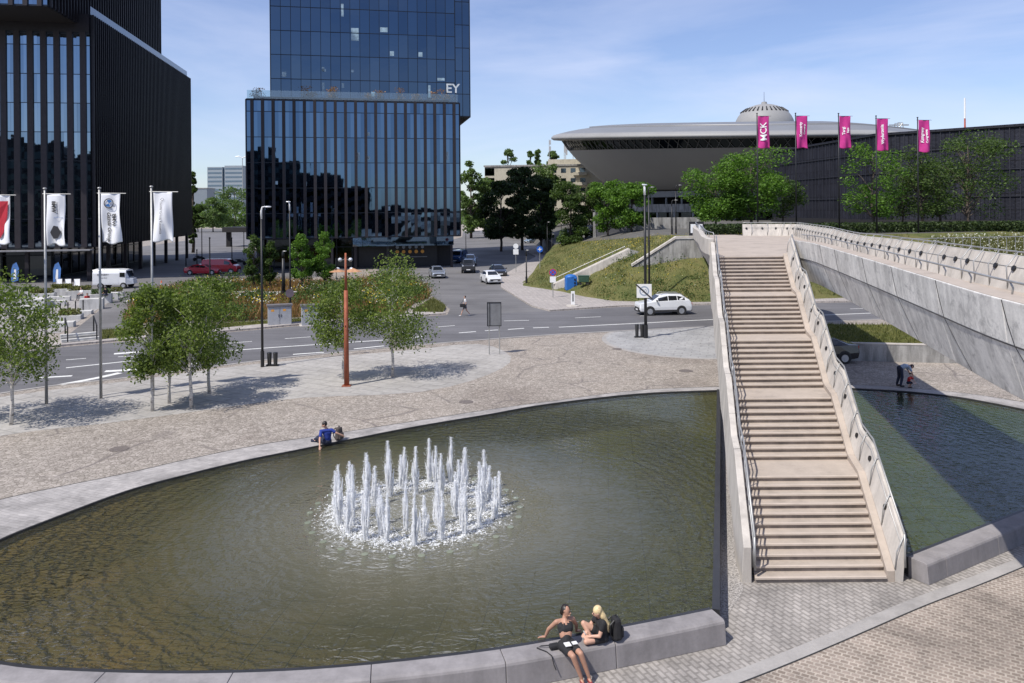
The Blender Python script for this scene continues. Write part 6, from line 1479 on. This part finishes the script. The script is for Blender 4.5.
rng = np.random.RandomState(9); n = 6500; a2 = rng.uniform(0, 6.28, n); r2 = 2.1 + rng.normal(0, .33, n); P = np.column_stack([FC.x + r2 * np.cos(a2), FC.y + r2 * np.sin(a2), -.045 + np.abs(rng.normal(0, .03, n))])
co, q = leaf_quads(P, .055, .75, rng); tag(fast_mesh('foam', co, q, m_spray), kind='stuff')
for k in range(26):
    a = 2 * PI * k / 26 + .05; t = root('pool_lamp', 'small pale round lamp just under the water around the jets, one of a ring', 'pool lamp', (FC.x + 3.05 * math.cos(a), FC.y + 3.05 * math.sin(a), -.075), 0, 'underwater lamps round the jets')
    MB().cyl((0, 0, 0), (0, 0, .032), .10, .09, 14).build('lens', M('lamp_lens', (.20, .22, .16), .3), t, False); MB().cyl((0, 0, -.13), (0, 0, .02), .05, n=8).build('stem', m_steel, t, False)
noz = root('fountain_nozzles', 'sunken dark ring pipe feeding the fountain jets', 'fountain', tuple(FC + Vector((0, 0, -.3))))
MB().tube([(2.12 * math.cos(x), 2.12 * math.sin(x), 0) for x in [k * 2 * PI / 40 for k in range(41)]], .05, 8).build('ring_pipe', m_steel, noz, False)
# ================================================================== PEOPLE
m_skin = M('skin', (.56, .33, .235), .55, 0, .05, 4); m_skin2 = M('tanned_skin', (.42, .23, .155), .55, 0, .05, 4); m_hair_d = M('dark_hair', (.018, .012, .010), .45, 0, .3, 20); m_hair_b = M('blond_hair', (.62, .48, .26), .5, 0, .25, 20)
m_blk = M('black_cloth', (.016, .016, .018), .85, 0, .2, 8); m_blue = M('blue_cloth', (.02, .045, .26), .85, 0, .1, 8); m_lblue = M('pale_blue_cloth', (.35, .42, .52), .85, 0, .1, 8); m_redc = M('red_child_cloth', (.45, .03, .03), .85, 0, .1, 8); m_navy = M('navy_cloth', (.02, .025, .05), .85, 0, .1, 8); m_whc = M('white_top_cloth', (.7, .7, .7), .85, 0, .05, 8); m_shoe = M('dark_red_shoe', (.22, .03, .03), .6); m_grayc = M('grey_cloth', (.12, .12, .13), .85)
V = lambda *a: Vector(a)
def blob(name, caps, mat, parent, vox=.012, smooth_it=3, balls=()):
    mb = MB()
    for p0, r0, p1, r1 in caps:
        p0, p1 = Vector(p0), Vector(p1); mb.ball(p0, r0, 12, 8); mb.ball(p1, r1, 12, 8)
        if (p1 - p0).length > 1e-4: mb.tube([p0, p1], [r0, r1], 12)
    for c, r in balls: mb.ball(c, r, 14, 10)
    o = mb.build(name, mat, parent, smooth=True)
    m = o.modifiers.new('union', 'REMESH'); m.mode = 'VOXEL'; m.voxel_size = vox; m.use_smooth_shade = True
    s_ = o.modifiers.new('soft', 'SMOOTH'); s_.iterations = smooth_it; s_.factor = .5
    return o
def hand(wr, d, up, side, k=1.0):
    """palm, four unequal bent fingers and a thumb; d along the hand, up = back of the hand, side = towards the thumb"""
    d, up = Vector(d).normalized(), Vector(up).normalized(); s_ = Vector(side); s_ = (s_ - d * s_.dot(d)).normalized(); c = []
    pe = wr + d * .085 * k
    for w in (-.026, -.009, .009, .026): c.append((wr + s_ * w * .7, .015 * k, pe + s_ * w, .012 * k))
    for i, (w, l) in enumerate(((.028, .066), (.0095, .076), (-.0095, .070), (-.028, .055))):
        a = pe + s_ * w * 1.05; b = a + (d + s_ * w * 3) * l * .5 * k - up * .006; e = b + (d * .85 - up * .5) * l * .5 * k; c += [(a, .0095 * k, b, .0085 * k), (b, .0085 * k, e, .007 * k)]
    a = wr + s_ * .026 * k + d * .02; b = a + (s_ * .8 + d * .7) * .038 * k; e = b + (s_ * .25 + d) * .03 * k; c += [(a, .013 * k, b, .010 * k), (b, .010 * k, e, .008 * k)]
    return c
def figure(label, J, top, bottom, hair, skin=m_skin, k=1.0, face=V(0, -1, 0), vox=.012, shoes=None, sleeves=.45, shorts=.5, long_hair=None, group=None, hands=None, topc=None, female=True):
    P = {n_: Vector(v) for n_, v in J.items()}; base_ = V(P['pel'].x, P['pel'].y, min(P['tl'].z, P['tr'].z) - .03)
    t = root('person', label, 'person', tuple(base_), 0, group); face = face.normalized()
    ax = (P['sr'] - P['sl']).normalized(); hx = (P['hr'] - P['hl']).normalized(); neck, pel, head = P['neck'], P['pel'], P['head']
    chest = pel.lerp(neck, .68) ; waist = pel.lerp(neck, .34)
    caps = [(P['hl'], .088 * k, P['hr'], .088 * k), (pel, .10 * k, waist, .088 * k), (waist + hx * .04 * k, .08 * k, chest + ax * .06 * k, .088 * k), (waist - hx * .04 * k, .08 * k, chest - ax * .06 * k, .088 * k),
            (P['sl'], .050 * k, P['sr'], .050 * k), (chest, .09 * k, neck - (neck - pel).normalized() * .05, .06 * k), (neck, .048 * k, head - (head - neck) * .25, .046 * k)]
    tors = list(caps[:6]); arms = []; legs = []
    for s_ in 'lr':
        arms.append([(P['s' + s_], .050 * k, P['e' + s_], .037 * k), (P['e' + s_], .037 * k, P['w' + s_], .026 * k)])
        legs.append([(P['h' + s_], .083 * k, P['k' + s_], .053 * k), (P['k' + s_], .055 * k, P['k' + s_].lerp(P['a' + s_], .35), .05 * k), (P['k' + s_].lerp(P['a' + s_], .35), .05 * k, P['a' + s_], .034 * k), (P['a' + s_] - V(0, 0, .03), .034 * k, P['t' + s_], .028 * k)])
    allc = caps + arms[0] + arms[1] + legs[0] + legs[1]
    for s_ in 'lr':
        d = (hands or {}).get(s_, (P['w' + s_] - P['e' + s_])); upv = V(0, 0, 1) if abs(Vector(d).normalized().z) < .8 else face
        sd = ax * (1 if s_ == 'l' else -1); allc += hand(P['w' + s_], d, upv, sd if abs(sd.dot(Vector(d).normalized())) < .85 else face, k)
    fu = (head - neck).normalized(); fs = face.cross(fu).normalized()
    balls = [(head, (.078 * k, .085 * k, .108 * k)), (head + face * .02 - fu * .05, (.055 * k, .06 * k, .055 * k)), (head + face * .095 * k - fu * .012, .016 * k), (head + face * .08 * k - fu * .055 * k, (.024 * k, .024 * k, .012 * k)), (head + fs * .082 * k, (.014 * k, .02 * k, .028 * k)), (head - fs * .082 * k, (.014 * k, .02 * k, .028 * k))]
    body = blob('body', allc, skin, t, vox, 2, balls)
    ey = MB()
    for s_ in (-1, 1): ey.ball(head + face * .078 * k + fs * s_ * .03 * k + fu * .012, .011 * k, 8, 6)
    ey.build('eyes', m_black, body); MB().ball(head + face * .088 * k - fu * .052 * k, (.022 * k, .012 * k, .006 * k), 8, 5).build('mouth', M('lips', (.35, .12, .10), .5), body)
    g = lambda cs, e: [(a, r0 + e, b, r1 + e) for a, r0, b, r1 in cs]
    if topc == 'crop': blob('top', g([(waist.lerp(chest, .6) - ax * .07, .07, waist.lerp(chest, .6) + ax * .07, .07), (chest - ax * .075, .078, chest + ax * .075, .078), (waist.lerp(chest, .8) + face * .02 - ax * .05, .085, waist.lerp(chest, .8) + face * .02 + ax * .05, .085)], .012), top, body, vox)
    else:
        cs = g(tors, .014); 
        for a in arms: (p0, r0, p1, r1) = a[0]; cs.append((p0, r0 + .016, p0.lerp(p1, sleeves * 1.5 if sleeves < .7 else 1), r0 + .008)); 
        if sleeves >= 1: cs += g([arms[0][1], arms[1][1]], .012)
        blob('top', cs, top, body, vox)
    cs = g([caps[0], (pel, .10 * k, pel.lerp(waist, .6), .09 * k)], .016)
    for lg in legs:
        (p0, r0, p1, r1) = lg[0]; cs.append((p0, r0 + .014, p0.lerp(p1, min(1, shorts)), lerp(r0, r1, min(1, shorts)) + .018))
        if shorts > 1: cs += g(lg[1:3], .016)
    blob('shorts' if shorts <= 1 else 'trousers', cs, bottom, body, vox)
    if shoes:
        for s_ in 'lr': blob('shoe', [(P['a' + s_] - V(0, 0, .045), .040 * k, P['t' + s_], .036 * k)], shoes, body, vox)
    if hair is not None:
        bk = -face; hs = [(head + bk * .02 + fu * .02, .093 * k, head + bk * .035 + fu * .035, .088 * k)]
        if long_hair:
            pr = head + bk * .06
            for q, r in long_hair: q = Vector(q); hs.append((pr, .06, q, r)); pr = q
        blob('hair', hs, hair, body, vox)
    return t, body, P
# woman leaning back on the bench wall
t1, b1, P1 = figure('dark haired woman in black crop top leaning back on the pool bench, legs stretched', dict(pel=(1.0, 15.32, .15), neck=(.985, 15.56, .53), head=(1.02, 15.59, .655), sl=(.82, 15.52, .475), sr=(1.15, 15.63, .475), el=(.665, 15.64, .27), er=(1.235, 15.80, .27), wl=(.60, 15.70, .085), wr=(1.24, 15.90, .085),
    hl=(.92, 15.28, .145), hr=(1.08, 15.33, .145), kl=(1.10, 14.93, .13), kr=(1.25, 14.98, .15), al=(1.26, 14.96, -.31), ar=(1.41, 14.99, -.31), tl=(1.31, 14.80, -.405), tr=(1.46, 14.83, -.405)), m_blk, m_blk, m_hair_d, m_skin2, face=V(.75, -.5, -.05), vox=.008, shoes=m_shoe, shorts=.62, topc='crop', hands={'l': V(-.7, .2, -.1), 'r': V(.5, .5, -.1)}, k=1.03, long_hair=[((.95, 15.66, .60), .06)])
for (c, sz, rz) in [((1.01, 15.12, .252), (.12, .14, .012), .3), ((1.15, 15.17, .252), (.10, .10, .012), .3)]: MB().box(c, sz, rz).build('white_print', m_whc, b1)
# woman with blond hair
t2, b2, P2 = figure('blond long haired woman in black sitting cross legged on the pool bench', dict(pel=(1.77, 15.62, .155), neck=(1.69, 15.60, .52), head=(1.63, 15.57, .65), sl=(1.745, 15.46, .47), sr=(1.66, 15.74, .47), el=(1.66, 15.40, .25), er=(1.50, 15.74, .29), wl=(1.50, 15.44, .23), wr=(1.42, 15.60, .24),
    hl=(1.74, 15.54, .15), hr=(1.72, 15.70, .15), kl=(1.40, 15.42, .13), kr=(1.37, 15.68, .36), al=(1.62, 15.62, .12), ar=(1.52, 15.56, .12), tl=(1.62, 15.76, .10), tr=(1.38, 15.53, .10)), m_blk, m_blk, m_hair_b, m_skin, face=V(-1, -.2, -.25), vox=.008, shorts=.4, sleeves=.3, k=1.0, shoes=None, hands={'l': V(-.8, .3, -.2), 'r': V(-.5, -.6, -.2)},
    long_hair=[((1.75, 15.56, .56), .065), ((1.83, 15.57, .40), .055), ((1.86, 15.58, .26), .03)])
blob('phone', [((1.39, 15.50, .24), .012, (1.36, 15.50, .30), .012)], m_whc, b2, .008)
def backpack(label, c, s_, rz, mat):
    t = root('backpack', label, 'backpack', tuple(c), rz); MB().box((0, 0, .24 * s_), (.20 * s_, .30 * s_, .46 * s_), 0, .8).build('bag', mat, t, False, bevel=.06 * s_)
    MB().box((.11 * s_, 0, .16 * s_), (.07 * s_, .22 * s_, .22 * s_)).build('front_pocket', mat, t, False, bevel=.03 * s_)
    for y in (-.09, .09): MB().tube([(-.08 * s_, y * s_, .44 * s_), (-.17 * s_, y * s_, .36 * s_), (-.17 * s_, y * s_, .15 * s_), (-.09 * s_, y * s_, .05 * s_)], .018 * s_, 6).build('strap', m_black, t, False)
    MB().tube([(0, -.05 * s_, .45 * s_), (0, 0, .52 * s_), (0, .05 * s_, .45 * s_)], .012 * s_, 6).build('handle', m_black, t, False); return t
backpack('black backpack leaning behind the blond woman on the bench', V(2.02, 15.66, .055), .95, .3, m_blk)
bg_ = root('shoulder_bag', 'small black bag with hanging strap left of the dark haired woman', 'bag', (.72, 15.33, .05)); MB().box((.04, 0, .05), (.20, .14, .09), .3).build('bag', m_blk, bg_, False, bevel=.03)
MB().tube([(-.05, .02, .06), (-.22, .05, .03), (-.30, -.0, .02), (-.12, -.12, .015), (-.02, -.235, .0), (.02, -.285, -.15), (.06, -.29, -.25)], .010, 6).build('strap', m_blk, bg_, False)
# man at the rim
figure('man in blue shirt sitting on the far pool rim with a hand in the water', dict(pel=(-6.90, 29.05, .11), neck=(-6.96, 28.98, .60), head=(-7.03, 28.95, .755), sl=(-7.13, 28.88, .53), sr=(-6.78, 29.02, .53), el=(-7.15, 28.74, .27), er=(-6.60, 29.02, .42), wl=(-7.12, 28.60, .05), wr=(-6.46, 29.08, .34),
    hl=(-6.98, 28.98, .10), hr=(-6.92, 29.14, .10), kl=(-7.32, 29.08, .22), kr=(-7.27, 29.28, .22), al=(-7.42, 29.30, .08), ar=(-7.50, 29.42, .08), tl=(-7.60, 29.32, .04), tr=(-7.64, 29.46, .04)), m_blue, m_navy, m_hair_d, m_skin, face=V(-.9, -.3, -.3), vox=.014, shorts=1.2, sleeves=.4, shoes=m_navy, k=1.05, female=False)
backpack('grey brown backpack on the far pool rim right of the man', V(*G(339, 440.2)) + V(0, 0, .01), 1.05, -.5, M('brown_grey_fabric', (.08, .065, .06), .85, 0, .3, 6))
# bending adult and the child
figure('adult in pale blue shirt bending forward over a child at the right pool rim', dict(pel=(18.63, 37.62, .90), neck=(19.0, 37.55, 1.02), head=(19.17, 37.52, .98), sl=(18.98, 37.38, .97), sr=(18.98, 37.70, .97), el=(19.10, 37.36, .70), er=(19.10, 37.68, .70), wl=(19.18, 37.42, .50), wr=(19.18, 37.60, .50),
    hl=(18.65, 37.53, .86), hr=(18.65, 37.71, .86), kl=(18.70, 37.52, .46), kr=(18.66, 37.74, .46), al=(18.62, 37.50, .09), ar=(18.56, 37.76, .09), tl=(18.76, 37.49, .035), tr=(18.70, 37.75, .035)), m_lblue, m_navy, m_hair_d, m_skin, face=V(.6, -.2, -.7), vox=.016, shorts=1.2, sleeves=.4, shoes=m_blk, k=1.05)
figure('small child in red crouching at the right pool rim before the adult', dict(pel=(18.95, 37.42, .24), neck=(19.0, 37.38, .50), head=(19.03, 37.36, .61), sl=(18.92, 37.32, .47), sr=(19.09, 37.42, .47), el=(18.97, 37.22, .36), er=(19.15, 37.32, .36), wl=(19.04, 37.14, .28), wr=(19.16, 37.20, .28),
    hl=(18.91, 37.40, .22), hr=(19.0, 37.45, .22), kl=(18.95, 37.26, .24), kr=(19.06, 37.30, .24), al=(18.92, 37.34, .06), ar=(19.02, 37.40, .06), tl=(18.96, 37.24, .03), tr=(19.06, 37.30, .03)), m_redc, m_navy, m_hair_d, m_skin, face=V(.2, -1, -.3), vox=.012, shorts=1.0, sleeves=.4, k=.62, shoes=m_blk)
def standing(label, x, y, rz, top, bottom, hair, stride=.25, H=1.7, z0=0.0, shorts=1.2, bag=None, skin=m_skin, shoes=m_blk, vox=.02):
    f = V(math.cos(rz), math.sin(rz), 0); s_ = V(-f.y, f.x, 0); o = V(x, y, z0); q = H / 1.7; p = lambda a, b, z: o + f * a * q + s_ * b * q + V(0, 0, z * q)
    return figure(label, dict(pel=p(0, 0, .92), neck=p(.03, 0, 1.42), head=p(.05, 0, 1.58), sl=p(.02, .17, 1.37), sr=p(.02, -.17, 1.37), el=p(-.06, .21, 1.10), er=p(.08, -.21, 1.10), wl=p(.08, .19, .90), wr=p(.22, -.17, .95), hl=p(0, .09, .90), hr=p(0, -.09, .90),
        kl=p(stride * .6, .09, .50), kr=p(-stride * .2, -.09, .48), al=p(stride, .09, .09), ar=p(-stride, -.09, .12), tl=p(stride + .15, .09, .04), tr=p(-stride + .13, -.09, .05)), top, bottom, hair, skin, face=f, vox=vox, shorts=shorts, sleeves=.4, shoes=shoes, k=q)
def seated(label, x, y, z, rz, top, bottom, hair, q=1.0):
    f = V(math.cos(rz), math.sin(rz), 0); s_ = V(-f.y, f.x, 0); o = V(x, y, z); p = lambda a, b, c: o + f * a + s_ * b + V(0, 0, c)
    return figure(label, dict(pel=p(0, 0, .10), neck=p(.05, 0, .58), head=p(.10, 0, .74), sl=p(.03, .17, .53), sr=p(.03, -.17, .53), el=p(.08, .2, .28), er=p(.08, -.2, .28), wl=p(.30, .12, .22), wr=p(.30, -.12, .22), hl=p(0, .09, .09), hr=p(0, -.09, .09),
        kl=p(.42, .12, .12), kr=p(.42, -.12, .12), al=p(.42, .12, -.32), ar=p(.46, -.12, -.32), tl=p(.56, .12, -.38), tr=p(.60, -.12, -.38)), top, bottom, hair, m_skin, face=f, vox=.022, shorts=1.2, sleeves=.4, shoes=m_blk)
b = G(465.5, 316); standing('pedestrian in white top and grey shorts walking left across the side street', b.x, b.y, PI + .1, m_whc, m_grayc, m_hair_d, .38, 1.66, .01, .6, shoes=m_whc)
t = root('shoulder_bag', 'dark bag carried by the pedestrian in white', 'bag', (b.x - .22, b.y - .28, .78)); MB().box((0, 0, .12), (.42, .14, .28)).build('bag', m_blk, t, False, bevel=.05); MB().tube([(-.15, 0, .25), (.1, .05, .62), (.16, 0, .25)], .014, 5).build('strap', m_blk, t, False)
for px, py, z, rz, a_, b_, lab in ((87, 307, .45, -.8, m_redc, m_blk, 'visitor in dark red seated on the patio blocks beside the ramp'), (106, 303.5, .75, 2.6, m_blk, m_navy, 'visitor in black seated on the blocks at the ramp top'), (82, 301, .5, -2, m_whc, m_grayc, 'visitor in a white top seated between the patio planters')):
    b = G(px, py); seated(lab, b.x, b.y, z, rz, a_, b_, m_hair_d)
